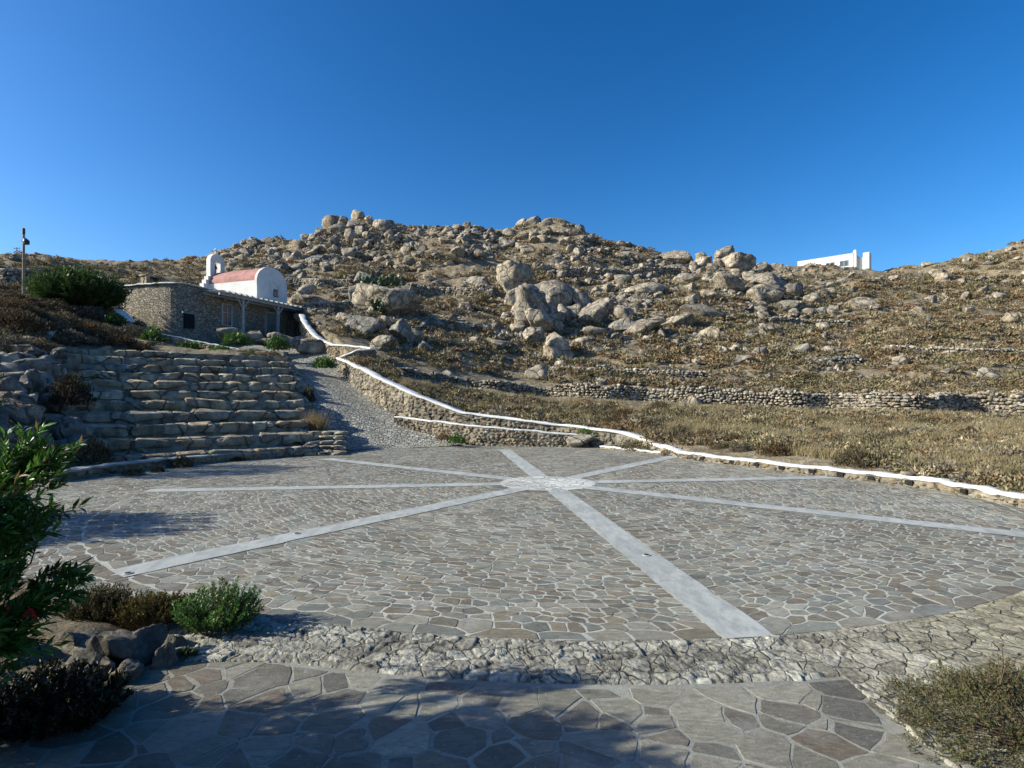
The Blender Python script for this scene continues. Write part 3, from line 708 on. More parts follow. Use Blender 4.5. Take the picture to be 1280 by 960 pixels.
def field_wall(label, px_line, hgt, size, seed, mat='drystone', sub=1, th=.55, ymin=0, white=False, group='dry stone field walls'):
    L = resample(np.array(px_line, float), max(4, int(abs(px_line[-1][0]-px_line[0][0])/14)))
    g = hit(L[:, 0], L[:, 1], ymin); g = g[~np.isnan(g[:, 0])]
    if len(g) < 3: return None
    k = np.ones(3)/3
    if len(g) > 6: g[1:-1, :2] = np.stack([np.convolve(g[:, c], k, 'valid') for c in (0, 1)], 1); g[:, 2] = H(g[:, 0], g[:, 1])
    rgn = np.random.default_rng(seed); hh = (np.interp(np.linspace(0, 1, len(g)), np.linspace(0, 1, len(hgt)), hgt) if np.ndim(hgt) else hgt)*(1+.16*rgn.normal(size=len(g)).clip(-1.6, 1.6))
    top = g.copy(); top[:, 2] += hh; bot = g[:, 2]-.35; mid = g[len(g)//2]
    m = MB(); ct = top.copy(); ct[:, 2] -= size*.55; ribbon_wall(m, ct, bot, th-.3, 60, (.35, .33, .3))
    stone_face(m, top, bot, th/2-.1, size, seed, .17, sub)
    stone_face(m, top+[0, 0, size*.25], top[:, 2]-size*.5, 0, size*1.1, seed+50, .24, sub, (1,))
    e = m.build('field_wall', M[mat]); recentre(e, mid); tag(e, label, 'wall', group)
    if white:
        e.name = 'masonry'; r_ = empty('field_wall', label, 'wall', mid, group)
        for k_ in ('label', 'category', 'group'): del e[k_]
        e.parent = r_; e.location = (0, 0, 0)
        m = MB(); cap(m, top, .4, .09, 50, seed); c_ = m.build('coping', M['concrete']); c_.data.transform(__import__('mathutils').Matrix.Translation((-mid[0], -mid[1], -mid[2]))); c_.parent = r_
    return e
field_wall('long tumbled dry stone wall across the field behind the plaza', [(498,468),(560,477),(640,490),(700,495),(760,498),(880,504),(1000,510),(1100,512),(1200,514),(1330,517)], (.4, .55, .85, 1.0, 1.1, 1.1, 1.1, 1.1), .25, 21)
field_wall('broken line of loose wall stones just above the long field wall', [(690,464),(760,467),(830,470),(885,474)], .5, .28, 22)
field_wall('dark terrace wall running left from below the skyline boulders', [(702,345),(760,347),(810,347),(850,346)], 1.5, .42, 23)
field_wall('terrace wall to the left of the tall upright boulder', [(512,367),(550,367),(590,369),(622,370)], 1.1, .4, 24)
field_wall('short terrace wall with pale top above the chapel slope', [(358,358),(390,358),(440,358)], 1.0, .36, 25, white=True)
field_wall('short piled stone line in the open scrub right of centre', [(1008,455),(1040,457),(1075,456)], .7, .34, 26)
field_wall('ruined stone line below the split slab boulders', [(962,405),(1000,406),(1062,408)], .8, .36, 27)
field_wall('faint terrace stone line high on the right slope', [(1105,440),(1180,442),(1290,446)], .6, .34, 28)
field_wall('far stone wall with pale top behind the utility pole', [(-30,356),(10,356),(62,357)], 1.7, .4, 29, ymin=50, white=True)
field_wall('curving wall with pale top from the pergola to the cactus boulder', [(380,393),(396,390),(415,387),(432,385),(446,384)], .75, .3, 30, ymin=50, white=True)

# ------------------------------------------------------------------ stepped stone seating
seatroot = empty('stone_seating', 'eleven stepped rows of long rough stones rising like a theatre', 'seating', (BRr[20][0], BRr[20][1], 0))
NROW = 11; off = np.array([BRr[20][0], BRr[20][1], 0])
for k in range(NROW):
    t = k/(NROW-1); cv = BRr*(1-t)+TRr*t; m = MB()
    t2 = (k+1)/(NROW-1); nx = BRr*(1-t2)+TRr*t2
    prev = BRr[0][2]+(5.5-.42)/(NROW-1)*(k-1) if k else 0.
    zt = cv[0, 2]; g = np.random.default_rng(900+k)
    tang = np.gradient(cv[:, :2], axis=0); tang /= np.linalg.norm(tang, axis=1)[:, None]; nrm = np.stack([tang[:, 1], -tang[:, 0]], 1)
    if nrm[0] @ np.array([-.5, .85]) < 0: nrm = -nrm
    f = cv[:, :2]-nrm*.17
    V = np.concatenate([np.c_[f, np.full(40, prev-.1)], np.c_[f, np.full(40, zt-.045)], np.c_[nx[:, :2]+nrm*.3, np.full(40, zt-.05)]]); q = np.arange(39); hcol = (.72, .76, .8)
    m.add(V, np.concatenate([np.stack([q, q+1, q+41, q+40], 1), np.stack([q+40, q+41, q+81, q+80], 1)]), hcol)
    m.addpoly([(*f[0], prev-.5), (*f[0], zt-.1), (*(nx[0, :2]+nrm[0]*.3), zt-.1), (*(nx[0, :2]+nrm[0]*.3), prev-.5)], [[0, 1, 2, 3]], (.5, .48, .44))
    for q_ in range(7):                  # rough return of stones at the open end
        t_ = g.uniform(.05, 1); T = BLOCK[g.integers(12)]; m.add((T[0]*np.array([.3, .38, .25])*g.uniform(.8, 1.2)) @ rot_small(g, .25).T+np.array([*(cv[0, :2]*(1-t_)+nx[0, :2]*t_), zt-.25-.12*(q_ % 2)]), T[1], tintrand(.7, 1.1))
    _, Ln = along(cv, 0.); s = g.uniform(-.2, .0); hgt = zt-prev
    while s < Ln:
        ln = g.uniform(.6, 1.1)*(1 if g.random() < .35 else 1.9); p, _ = along(cv, s+ln/2); pa, _ = along(cv, max(0, s)); pb_, _ = along(cv, min(Ln, s+ln)); tt = pb_[:2]-pa[:2]; tt /= np.linalg.norm(tt)+1e-9
        nn = np.array([tt[1], -tt[0]]); hh = hgt*g.uniform(.76, .9)
        T = BLOCK[g.integers(12)]; V = T[0]*np.array([ln*.53, g.uniform(.30, .38), hh*.56]) @ (rot_small(g, .05) @ np.array([[1, 0, 0], [0, .99, -.14], [0, .14, .99]])).T
        fr = np.array([[tt[0], tt[1], 0], [nn[0], nn[1], 0], [0, 0, 1]]); kk = g.uniform(.75, 1.2); w_ = g.normal()*.05
        m.add(V @ fr+np.array([p[0], p[1], zt-hh*.5+g.normal()*.02]), T[1], (kk*(1+w_), kk, kk*(1-w_))); s += ln
    m2 = m.build('seat_row', M['seat'], None, True); m2.data.transform(__import__('mathutils').Matrix.Translation((-off[0], -off[1], 0))); m2.parent = seatroot
# flank between the row ends and the ramp
m = MB(); ends = np.array([BRr[0]*(1-t)+TRr[0]*t for t in np.linspace(0, 1, 30)]); fl = np.array([.32, .1, 0])
zb = low(ends[:, 0]+.6, ends[:, 1])-.1; prof = []
for w_, z_ in ((-.12, .2), (.1, .58), (.5, .33), (1.0, 0)):
    prof.append(np.c_[ends[:, 0]+w_+.12*fbm2(ends[:, 1], ends[:, 0]*0+w_, 1.2, 3), ends[:, 1]-w_*.3, (zb*(1-z_)+(ends[:, 2]-.22)*z_)])
V = np.concatenate(prof); q = np.arange(29)
m.add(V, np.concatenate([np.stack([r_*30+q, r_*30+q+1, r_*30+30+q+1, r_*30+30+q], 1) for r_ in range(3)]), (.42, .4, .36))
g = np.random.default_rng(55)
for _ in range(230):
    t = g.uniform(0, 1); w_ = g.uniform(-.1, .95); e_ = BRr[0]*(1-t)+TRr[0]*t; b_ = float(low(np.array([e_[0]+.6]), np.array([e_[1]]))[0]); z_ = np.interp(w_, [-.1, .1, .5, 1], [.5, .58, .33, 0])
    V, Fc = ROCK[2][g.integers(14)]; sz = g.uniform(.12, .32); m.add(V*np.array([sz, sz, sz*.7])+[e_[0]+w_, e_[1]-w_*.3, b_*(1-z_)+(e_[2]-.2)*z_], Fc, tintrand())
o = m.build('rubble_flank', M['seat'], None, True); recentre(o, (ends[10][0], ends[10][1], 0)); tag(o, 'sloping rubble flank between the seat row ends and the ramp', 'bank')
# little steps at the foot
st = empty('stone_steps', 'five worn little stone steps at the right foot of the seating', 'steps', (-8.7, 26.3, 0))
for k in range(5):
    m = MB(); c = np.array([-8.55-.16*k, 26.25+.62*k, .19*k]); 
    for j in range(3):
        T = BLOCK[(k*3+j) % 12]; V = T[0]*np.array([.40, .50, .105]); m.add(V @ rotz(.5).T+c+np.array([.58*(j-1), .1*(j-1), .08]), T[1], tintrand(.85, 1.15))
    o = m.build('step', M['seat'], None, True); o.data.transform(__import__('mathutils').Matrix.Translation((8.7, -26.3, 0))); o.parent = st
# kerb at the foot of the rows
kb = [np.array([*G0(332, 573), .0]), np.array([*G0(270, 577), 0]), np.array([*G0(200, 584), 0]), np.array([*G0(130, 593), 0]), np.array([*G0(60, 603), 0])]
kb = np.array(kb); kb[:, 2] = .26
rendered_wall('concrete_kerb', 'low curved kerb with pale flat top along the foot of the seating', 'kerb', kb, -.1, .5, .6, .07, .2, 8, (1, -1), 50)
for o in [c for c in bpy.data.objects if c.parent and c.parent.name == 'concrete_kerb' and c.name.startswith('coping')]: o.data.materials[0] = M['concrete']

# ------------------------------------------------------------------ stone house, chapel, pergola
DX = np.array([.353, .936, 0]); DN = np.array([.936, -.353, 0]); UP = np.array([0, 0, 1.])   # along the front wall, and out of it
K0 = np.array([-27.4, 47.0, 0])
def fw(t, o, z): return K0+DX*t+DN*o+UP*z
FR = np.stack([DX, DN, UP])               # rows: local axes
house = empty('stone_house', 'flat roofed rubble stone house built into the slope beside the big bush', 'house', tuple(K0+UP*7.6))
def hadd(m, nm, mat, par=house, sm=False, org=None):
    o = m.build(nm, mat, None, sm); c = (K0+UP*7.6) if org is None else org
    o.data.transform(__import__('mathutils').Matrix.Translation(tuple(-c))); o.parent = par; return o
m = MB()
foot = [(1.3, 0), (14, 0), (14, -6.0), (1.2, -6.9), (.2, -6.5), (-.35, -5.6), (-.3, -4), (-.1, -2.2), (.02, -1.3), (.14, -.8), (.34, -.42), (.62, -.17), (.95, -.04)]
bot = [fw(t, o_, 6.2) for t, o_ in foot]; topv = [fw(t, o_, 12.0) for t, o_ in foot]; nf = len(foot)
m.addpoly(np.array(bot+topv), [[i, (i+1) % nf, nf+(i+1) % nf, nf+i] for i in range(nf)]+[list(range(nf, 2*nf))])
hadd(m, 'wall', M['masonry'])
cl = np.array([fw(t, o_, 11.99) for t, o_ in [foot[1], foot[0]]+foot[:3:-1]+[foot[3]]]); m = MB(); cap(m, cl, .42, .09, 120, 3); hadd(m, 'coping', M['white'])
m = MB(); m.box(fw(1.2, .0, 8.98), (.95, .14, 1.2), FR); op = hadd(m, 'vent_opening', M['dark'])
m = MB(); m.box(fw(1.2, .03, 9.66), (1.3, .14, .16), FR); hadd(m, 'lintel', M['greypaint'])
win = MB(); 
for a, b in ((-.52, 0), (.52, 0)): win.box(fw(5+a, .07, 10.0), (.12, .12, 1.9), FR)
for z_ in (9.05, 10.95): win.box(fw(5, .072, z_), (1.16, .12, .11), FR)
win.box(fw(5, .07, 10.0), (.07, .08, 1.82), FR); win.box(fw(5, .068, 10.2), (.98, .07, .06), FR)
wo = hadd(win, 'window', M['wood']); m = MB(); m.box(fw(5, .03, 10.0), (.98, .06, 1.8), FR); o = hadd(m, 'pane', M['glass'], wo)
m = MB(); m.box(fw(5.82, .09, 10.0), (.5, .05, 1.85), FR)
for zz_ in np.arange(9.2, 10.9, .14): m.box(fw(5.82, .12, zz_), (.42, .03, .05), FR)
hadd(m, 'shutter', M['greypaint'])
dr = MB(); dr.box(fw(10.3, .05, 9.75), (1.3, .1, 2.2), FR); do = hadd(dr, 'door', M['greypaint'])
m = MB()
for a in (-.7, .7): m.box(fw(10.3+a, .09, 9.78), (.12, .16, 2.3), FR)
m.box(fw(10.3, .09, 10.92), (1.55, .16, .12), FR); hadd(m, 'frame', M['wood'], do)
m = MB(); m.tube([fw(10.8, .12, 9.75), fw(10.8, .2, 9.75)], .04, 8); hadd(m, 'handle', M['metal'], do)
ch = MB(); cc_ = fw(1.7, -5.0, 12.0)
for a in (-.6, .6): ch.box(cc_+DX*a*1.0+UP*.55, (.35, .7, 1.1), FR)
ch.box(cc_+UP*1.16, (1.75, .85, .12), FR); ch.box(cc_+UP*.55-DN*.25, (.84, .1, 1.08), FR); hadd(ch, 'chimney', M['wallstone'])

chapel = empty('chapel', 'small white chapel with faded red barrel roof and stepped bell gable', 'chapel', (-24.8, 56., 11.9))
CO = np.array([-24.8, 56., 0]); CL = np.array([-.936, .353, 0]); CW = np.array([.353, .936, 0])      # back along the nave; across the gable
def cp(l, w, z): return CO+CL*l+CW*w+UP*z
cfr = np.stack([CL, CW, UP]); corg = np.array([-24.8, 56., 11.9])
LEN, WID, EAVE, RISE = 6.5, 4.0, 14.05, 1.55
def arch(n=26, ins=0., rise=RISE): 
    th = np.linspace(math.pi, 0, n); return [(WID/2+(WID/2-ins)*math.cos(a), EAVE+(rise)*math.sin(a)) for a in th]
def extr(m, prof, l0, l1):
    n = len(prof); V = [cp(l0, w, z) for w, z in prof]+[cp(l1, w, z) for w, z in prof]
    m.addpoly(np.array(V), [[i, (i+1) % n, n+(i+1) % n, n+i] for i in range(n)]+[list(range(n))[::-1], list(range(n, 2*n))])
m = MB(); extr(m, [(0, 11.5), (0, EAVE)]+[(WID, EAVE), (WID, 11.5)], .25, LEN-.25); hadd(m, 'wall', M['white'], chapel, org=corg)
m = MB(); extr(m, arch(30, .0)+[], .25, LEN-.25); hadd(m, 'roof', M['roofred'], chapel, True, corg).data.polygons.foreach_set('use_smooth', [False]*32)
gp = [(-.03, 11.5)]+[(WID/2+(WID/2+.03)*math.cos(a), EAVE+(RISE+.05)*math.sin(a)) for a in np.linspace(math.pi, 0, 40)]+[(WID+.03, 11.5)]
m = MB(); extr(m, gp, -.02, .26); gab = hadd(m, 'gable', M['white'], chapel, org=corg)
m = MB()
hood = [(WID/2+1.0*math.cos(a), 13.55+.85*math.sin(a)) for a in np.linspace(math.pi, 0, 20)]; hood2 = [(WID/2+.88*math.cos(a), 13.5+.72*math.sin(a)) for a in np.linspace(0, math.pi, 20)]
n = 20
V = [cp(-.1, w, z) for w, z in hood]+[cp(-.1, w, z) for w, z in hood2[::-1]]+[cp(0, w, z) for w, z in hood]+[cp(0, w, z) for w, z in hood2[::-1]]
m.addpoly(np.array(V), [[i, i+1, n+i+1, n+i] for i in range(n-1)]+[[i, 2*n+i, 2*n+i+1, i+1] for i in range(n-1)]+[[n+i, n+i+1, 3*n+i+1, 3*n+i] for i in range(n-1)]); hadd(m, 'arch_moulding', M['white'], gab, org=corg)
m = MB(); m.box(cp(-.04, 2.45, 13.15), (.09, .62, .75), cfr); wi = hadd(m, 'window', M['blue'], chapel, org=corg)
m = MB()
for w_ in (-.15, .15): m.box(cp(-.088, 2.45+w_, 13.15), (.02, .24, .62), cfr)
hadd(m, 'pane', M['glass'], wi, org=corg)
# bell gable on the back end, with stepped shoulder
bl = MB(); thk = .55
def slab(m, outer, l0, l1): extr(m, outer, l0, l1)
w0 = .15; nA = 18
out = [(w0, 14.0)]+[(w0+.9+.9*math.cos(a), 16.45+.9*math.sin(a)) for a in np.linspace(math.pi, 0, nA)]+[(w0+1.8, 14.0)]
inn = [(w0+.55, 14.9)]+[(w0+.9+.35*math.cos(a), 16.3+.42*math.sin(a)) for a in np.linspace(math.pi, 0, nA)]+[(w0+1.25, 14.9)]
n = len(out); l0, l1 = LEN-.3, LEN+.25
V = [cp(l, w, z) for l in (l0, l1) for ring_ in (out, inn) for w, z in ring_]
fc = []
for i in range(n-1): fc += [[i, i+1, n+i+1, n+i], [2*n+i, 3*n+i, 3*n+i+1, 2*n+i+1], [i, 2*n+i, 2*n+i+1, i+1], [n+i, n+i+1, 3*n+i+1, 3*n+i]]
fc += [[0, n, 2*n-1, n-1], [2*n, 3*n-1, 4*n-1, 3*n], [n, 3*n, 4*n-1, 2*n-1]]
bl.addpoly(np.array(V), fc)
for k in range(6): bl.box(cp((l0+l1)/2, w0-.13-.26*k, 12.4+(14.9-.42*k-12.4)/2), (l1-l0, .26, 14.9-.42*k-12.4), cfr)
bg = hadd(bl, 'bell_gable', M['white'], chapel, org=corg)
m = MB(); m.box(cp(LEN, w0+.9, 17.65), (.1, .11, .62), cfr); m.box(cp(LEN, w0+.9, 17.74), (.098, .42, .1), cfr); hadd(m, 'cross', M['white'], bg, org=corg)
m = MB(); bc = cp(LEN, w0+.9, 16.2); m.tube([bc, bc-UP*.1, bc-UP*.28, bc-UP*.36], [.05, .13, .16, .21], 14); hadd(m, 'bell', M['metal'], bg, org=corg)

perg = empty('pergola', 'weathered grey timber pergola shading the front of the stone house', 'pergola', tuple(fw(5, 2.1, 8.3)))
porg = fw(5, 2.1, 8.3)
for t in (4.97, 9.2, 13.2):
    m = MB(); m.box(fw(t, 2.0, 9.75), (.17, .17, 3.1), FR); hadd(m, 'post', M['wood'], perg, org=porg)
    for s_ in (-1, 1):
        m = MB(); m.tube([fw(t+.06*s_, 2.0, 10.55), fw(t+.65*s_, 2.0, 11.28)], .055, 6); hadd(m, 'brace', M['wood'], perg, org=porg)
m = MB(); m.box(fw(8.1, 2.0, 11.38), (11.4, .16, .18), FR); hadd(m, 'beam', M['wood'], perg, org=porg)
m = MB(); m.box(fw(8.1, .12, 11.52), (11.4, .12, .18), FR); hadd(m, 'wall_plate', M['wood'], perg, org=porg)
for t in np.arange(2.6, 13.7, .62):
    m = MB(); a, b = fw(t, .07, 11.69), fw(t, 2.95, 11.50); d = b-a; L_ = np.linalg.norm(d); d /= L_
    m.box((a+b)/2, (.11, L_, .13), np.stack([DX, d, np.cross(DX, d)])); hadd(m, 'rafter', M['wood'], perg, org=porg)
m = MB()
for o_ in np.arange(.15, 2.55, .2): m.box(fw(8.1, o_, 11.78-.066*o_), (11.5, .11, .035), FR, None, .006)
hadd(m, 'slat_cover', M['wood'], perg, org=porg)

# ------------------------------------------------------------------ hilltop villa
vb = P(1066, 334, 140); vd = np.array([-8.6, 8.3, 0]); vd /= np.linalg.norm(vd); vn_ = np.array([-vd[1], vd[0], 0]); 
if vn_[1] > 0: vn_ = -vn_
vz = float(H(vb[0], vb[1])[0])-1.; vorg = np.array([vb[0], vb[1], vz]); vfr = np.stack([vd, vn_, UP])
vil = empty('villa', 'bright white flat roofed house on the right hand skyline', 'house', tuple(vorg))
ztop = 37.6
def vp(a, o_, z): return np.array([vb[0], vb[1], 0])+vd*a+vn_*o_+UP*z
m = MB(); m.box(vp(6.3, -3, (vz+ztop)/2), (12.6, 6, ztop-vz), vfr); hadd(m, 'wall', M['white'], vil, org=vorg)
m = MB(); m.box(vp(6.3, -3, ztop+.06), (12.8, 6.2, .12), vfr); hadd(m, 'roof', M['white'], vil, org=vorg)
m = MB(); m.box(vp(-.35, -.6, (vz+ztop+.6)/2), (.7, .9, ztop+.6-vz), vfr); m.addpoly(np.array([vp(-.7, -.15, ztop+.6), vp(0, -.15, ztop+.6), vp(0, -1.05, ztop+.6), vp(-.7, -1.05, ztop+.6), vp(-.35, -.6, ztop+1.05)]), [[0, 1, 4], [1, 2, 4], [2, 3, 4], [3, 0, 4]]); hadd(m, 'chimney', M['white'], vil, org=vorg)
m = MB(); m.box(vp(-2.7, -1.6, (vz+ztop-.1)/2), (1.3, 2.2, ztop-.1-vz), vfr); hadd(m, 'wing', M['white'], vil, org=vorg)
m = MB(); m.box(vp(-1.35, -2.2, (vz+ztop-.9)/2), (1.5, 1.4, ztop-.9-vz), vfr); hadd(m, 'link_wall', M['white'], vil, org=vorg)
for a in (1.9, 5.0, 8.2):
    m = MB(); m.box(vp(a, .04, 36.2), (2.0, .12, .14), vfr)
    for b in (-.95, 0, .95): m.box(vp(a+b, .042, 35.5), (.1, .12, 1.4), vfr)
    w_ = hadd(m, 'window', M['wood'], vil, org=vorg); m = MB(); m.box(vp(a, .0, 35.5), (1.85, .1, 1.35), vfr); hadd(m, 'pane', M['glass'], w_, org=vorg)

# ------------------------------------------------------------------ utility poles
pb0 = P(29.5, 366, 52); pe = empty('utility_pole', 'tall timber utility pole with a lamp bracket near the top at far left', 'pole', (pb0[0], pb0[1], pb0[2]-1.2))
m = MB(); m.tube([(0, 0, 0), (0, 0, 3.5), (.02, 0, 6.95)], [.13, .11, .085], 10); m.build('shaft', M['pole'], pe)
m = MB(); m.tube([(0, -.05, 5.75), (.28, -.1, 5.85)], .04, 6); m.tube([(-.12, -.08, 5.85), (.16, -.08, 5.85)], .035, 6); m.build('bracket', M['metal'], pe)
m = MB(); m.tube([(.22, -.14, 6.05), (.38, -.16, 5.78), (.42, -.17, 5.55)], [.12, .26, .22], 10); m.build('lamp', M['metal'], pe)
m = MB(); m.tube([(0, 0, 6.5), (0, 0, 7.02)], .12, 8); m.build('cap', M['metal'], pe)
h2 = P(21, 319, 157); h2[2] = H(h2[0], h2[1])[0]-.2; PH = (P(21, 307.5, 157)[2]-h2[2])/3.3
pe = empty('utility_pole', 'tiny distant pole with a crossarm on the far left skyline', 'pole', tuple(h2-np.array([0, 0, .3])))
m = MB(); m.tube([(0, 0, 0), (0, 0, 3.3)], [.13, .1], 8); m.build('shaft', M['pole'], pe)
pe.scale = (1, 1, PH)
m = MB(); m.box((0, 0, 3.0), (1.7, .14, .1)); m.build('crossarm', M['pole'], pe)
m = MB()
for x_ in (-.75, 0, .75): m.tube([(x_, 0, 3.02), (x_, 0, 3.25)], .06, 6)
m.build('insulators', M['metal'], pe)

# ------------------------------------------------------------------ labels that say which one, from the landmarks round it
LM = [((908,313), 'the balancing rock'), ((480,372), 'the cactus boulder'), ((642,347), 'the tall upright boulder'), ((685,385), 'the fractured boulder pile'),
      ((1045,326), 'the white skyline house'), ((437,275), 'the left rocky summit'), ((663,273), 'the right rocky summit'), ((330,352), 'the red roofed chapel'),
      ((672,465), 'the lone pale boulder'), ((1080,378), 'the broad flat slab'), ((1271,398), 'the right edge boulder'), ((885,388), 'the long layered slab'),
      ((502,416), 'the dark egg boulder'), ((968,360), 'the split slab outcrop'), ((808,361), 'the long whaleback slab'), ((1241,467), 'the squat field boulder')]
ORD = ['nearest', 'second nearest', 'third nearest', 'fourth nearest', 'fifth nearest', 'sixth nearest', 'seventh nearest', 'eighth nearest', 'ninth nearest', 'tenth nearest', 'eleventh nearest', 'twelfth nearest', 'thirteenth nearest', 'fourteenth nearest', 'fifteenth nearest', 'sixteenth nearest', 'seventeenth nearest', 'eighteenth nearest']
def dirword(dx, dy):
    a = (math.degrees(math.atan2(-dy, dx))+360) % 360
    return ['right of', 'upper right of', 'above', 'upper left of', 'left of', 'lower left of', 'below', 'lower right of'][int(((a+22.5) % 360)//45)]
def rank_labels(items, noun, LMs=LM):    # items: (object, px, py, word)
    b = {}
    for it in items:
        d = [math.hypot(it[1]-p[0], (it[2]-p[1])*1.5) for p, _ in LMs]; k = int(np.argmin(d)); dw = dirword(it[1]-LMs[k][0][0], it[2]-LMs[k][0][1])
        b.setdefault((k, dw), []).append((d[k], it))
    for (k, dw), L in b.items():
        L.sort(key=lambda q: q[0])
        for i, (_, it) in enumerate(L):
            it[0]['label'] = f"{it[3]} {noun} {dw} {LMs[k][1]}, {ORD[min(i, 17)]} to it"

# ------------------------------------------------------------------ boulders
me_cache = {}
def rock_mesh(sub, k, mat='rock'):
    key = (sub, k, mat)
    if key not in me_cache:
        T = BLOCK[k % 12] if sub == 'b' else ROCK[sub][k]
        m = MB().add(T[0], T[1]); me = m.data('granite', True); me.materials.append(M[mat]); me_cache[key] = me
    return me_cache[key]
def boulder(px, py, w, h, k, name='boulder', mat='rock', yaw=None, base=None, sink=.12, sub=None, deep=None):
    """a rock whose outline covers w by h photo pixels round (px, py)"""
    by = py+h/2 if base is None else base
    g = hit([px], [by])[0]
    if np.isnan(g[0]): g = hit([px], [by+6])[0]
    if np.isnan(g[0]): return None
    Y = g[1]; s = Y/F; sub = sub or (4 if max(w, h) > 26 else 3)
    sx, sz = w*s/2*1.06, h*s/2*1.22; sy = (sx*.6+sz*.4)*rng.uniform(.85, 1.1)*(deep or 1)
    o = link(name, rock_mesh(sub, k % (12 if sub == 'b' else 14), mat))
    o.scale = (sx, sy, sz); o.rotation_euler = (rng.normal()*.08, rng.normal()*.12, rng.uniform(-.4, .4)+(math.pi if rng.random() < .5 else 0) if yaw is None else yaw)
    o.location = (g[0], g[1]+sy*.55, CH-(py+h*.10-HZ)/F*Y)
    tag(o, None, 'boulder', 'granite boulders on the hillside'); return o
HAND = [ # px, py, w, h
 (410,277,22,22),(424,285,25,18),(446,267,19,17),(430,265,15,9),(467,266,17,10),(474,280,24,18),(437,294,16,22),(449,289,13,18),(416,300,13,15),(460,275,11,13),(392,280,13,11),(370,306,20,17),(387,314,16,11),(435,315,20,17),(485,292,13,13),(498,284,16,8),(497,294,12,11),(405,310,14,10),(440,280,18,15),(456,294,16,13),(428,275,16,13),(400,290,15,13),(468,297,15,11),(380,296,14,10),(482,279,14,10),
 (572,314,18,13),(529,331,18,10),(500,335,15,8),(651,295,18,10),(670,294,15,12),(665,275,21,11),(642,347,40,40),(452,347,20,16),(480,373,76,38),(511,379,12,20),(447,368,24,26),(381,361,23,16),(380,375,50,14),(452,405,48,24),(502,416,30,30),(485,401,20,13),(477,428,36,18),(520,419,20,15),(530,434,15,15),(430,397,22,14),(619,429,25,11),(647,409,18,11),(582,382,15,10),(560,383,15,6),(612,366,15,10),(597,352,26,15),(546,354,12,8),(549,404,12,7),
 (642,372,21,22),(667,381,42,50),(693,367,50,34),(727,374,20,31),(696,395,20,17),(712,374,17,22),(672,400,31,26),(686,388,22,30),(667,419,24,24),(698,431,33,33),(672,465,27,17),(749,389,42,34),(780,389,25,17),(778,407,33,19),(805,407,42,20),(822,398,22,14),(808,361,53,17),(781,348,20,12),(846,320,40,19),(908.5,313.5,23,15),(884,326,20,13),(877,320,12,10),(928,327,40,21),(902,325,15,12),(845,334,31,9),(870,333,14,14),(892,334,13,13),(878,337,13,9),(860,346,31,15),(923,341,17,13),(937,344,14,13),(912,354,42,17),(904,343,14,9),(864,374,22,14),(890,370,28,14),(884,388,53,16),(850,401,37,17),(887,417,27,18),(932,449,18,11),(951,440,19,11),(949,368,22,20),(715,309,13,11),(721,325,17,9),(741,333,45,11),(732,426,25,11),(746,414,36,13),
 (968,352,56,22),(959,367,39,24),(994,364,25,20),(989,381,22,14),(1018,373,17,14),(1080,378,37,18),(1191,345,25,11),(1208,370,12,11),(1253,370,17,11),(1232,362,17,10),(1215,387,15,6),(1271,398,22,14),(1004,436,20,13),(1044,438,25,10),(986,443,13,8),(1241,467,22,13),(962,412,25,12),(1030,408,14,11),(1128,450,14,11),(1100,350,17,8),(1045,385,12,8),(1160,400,14,8),(866,495,12,10),(870,500,14,9),(1010,390,16,10),(700,372,18,26),(718,390,16,20),(655,400,18,22),(680,370,26,20),(704,390,18,20),(690,408,20,14),(650,385,16,18),(700,455,12,9)]
SPECIAL = {(642,347): 'tall upright split boulder standing left above the fractured boulder pile', (480,373): 'big cactus grown boulder above the zigzag white wall', (908.5,313.5): 'dark balancing rock perched alone on the skyline',
 (672,465): 'lone pale boulder standing just above the long field wall', (698,431): 'squarish two toned boulder at the foot of the fractured pile', (1080,378): 'broad flat grey slab alone on the right hand slope', (846,320): 'large rounded pale boulder on the skyline left of the balancing rock',
 (928,327): 'sloping wedge shaped boulder on the skyline right of the balancing rock', (502,416): 'dark egg shaped boulder below the cactus boulder', (808,361): 'long low whaleback slab in the middle of the slope', (667,381): 'tallest block in the middle of the fractured boulder pile',
 (693,367): 'broad overhanging block on top of the fractured boulder pile', (749,389): 'wide sloping boulder right of the fractured boulder pile', (968,352): 'largest slab of the split slab outcrop on the right slope', (884,388): 'long layered slab below the balancing rock', (1271,398): 'pale block at the right edge of the photo, high on the slope', (1241,467): 'squat pale boulder above the right end of the field wall', (452,405): 'flat topped boulder left of the dark egg shaped boulder'}
ritems = []; occ = []
for k, (px, py, w, h) in enumerate(HAND):
    kw = {}
    if (px, py) == (908.5, 313.5): kw = dict(base=331, sink=0)
    f_ = .92 if px < 520 and py < 320 else 1.16 if 635 < px < 740 and 360 < py < 410 else 1.1
    o = boulder(px, py, w*f_, h*f_, k*5+3, **kw)
    if o is None: continue
    if (px, py) in SPECIAL: o['label'] = SPECIAL[(px, py)]
    else: ritems.append((o, px, py, ('large' if w*h > 600 else 'mid sized' if w*h > 220 else 'small')+(' flat' if w > 2.1*h else ' tall' if h > 1.05*w else ' rounded')))
    occ.append((px, py, w, h))
def ngrid(sx, sy, off):
    gx, gy = np.meshgrid(np.arange(-60, 1400, 6.), np.arange(200, 680, 3.), indexing='ij')
    g = fbm(np.stack([gx.ravel()*sx, gy.ravel()*sy, np.full(gx.size, off)], 1), 3).reshape(gx.shape)
    return lambda px, py: float(g[min(max(int((px+60)/6), 0), g.shape[0]-1), min(max(int((py-200)/3), 0), g.shape[1]-1)])
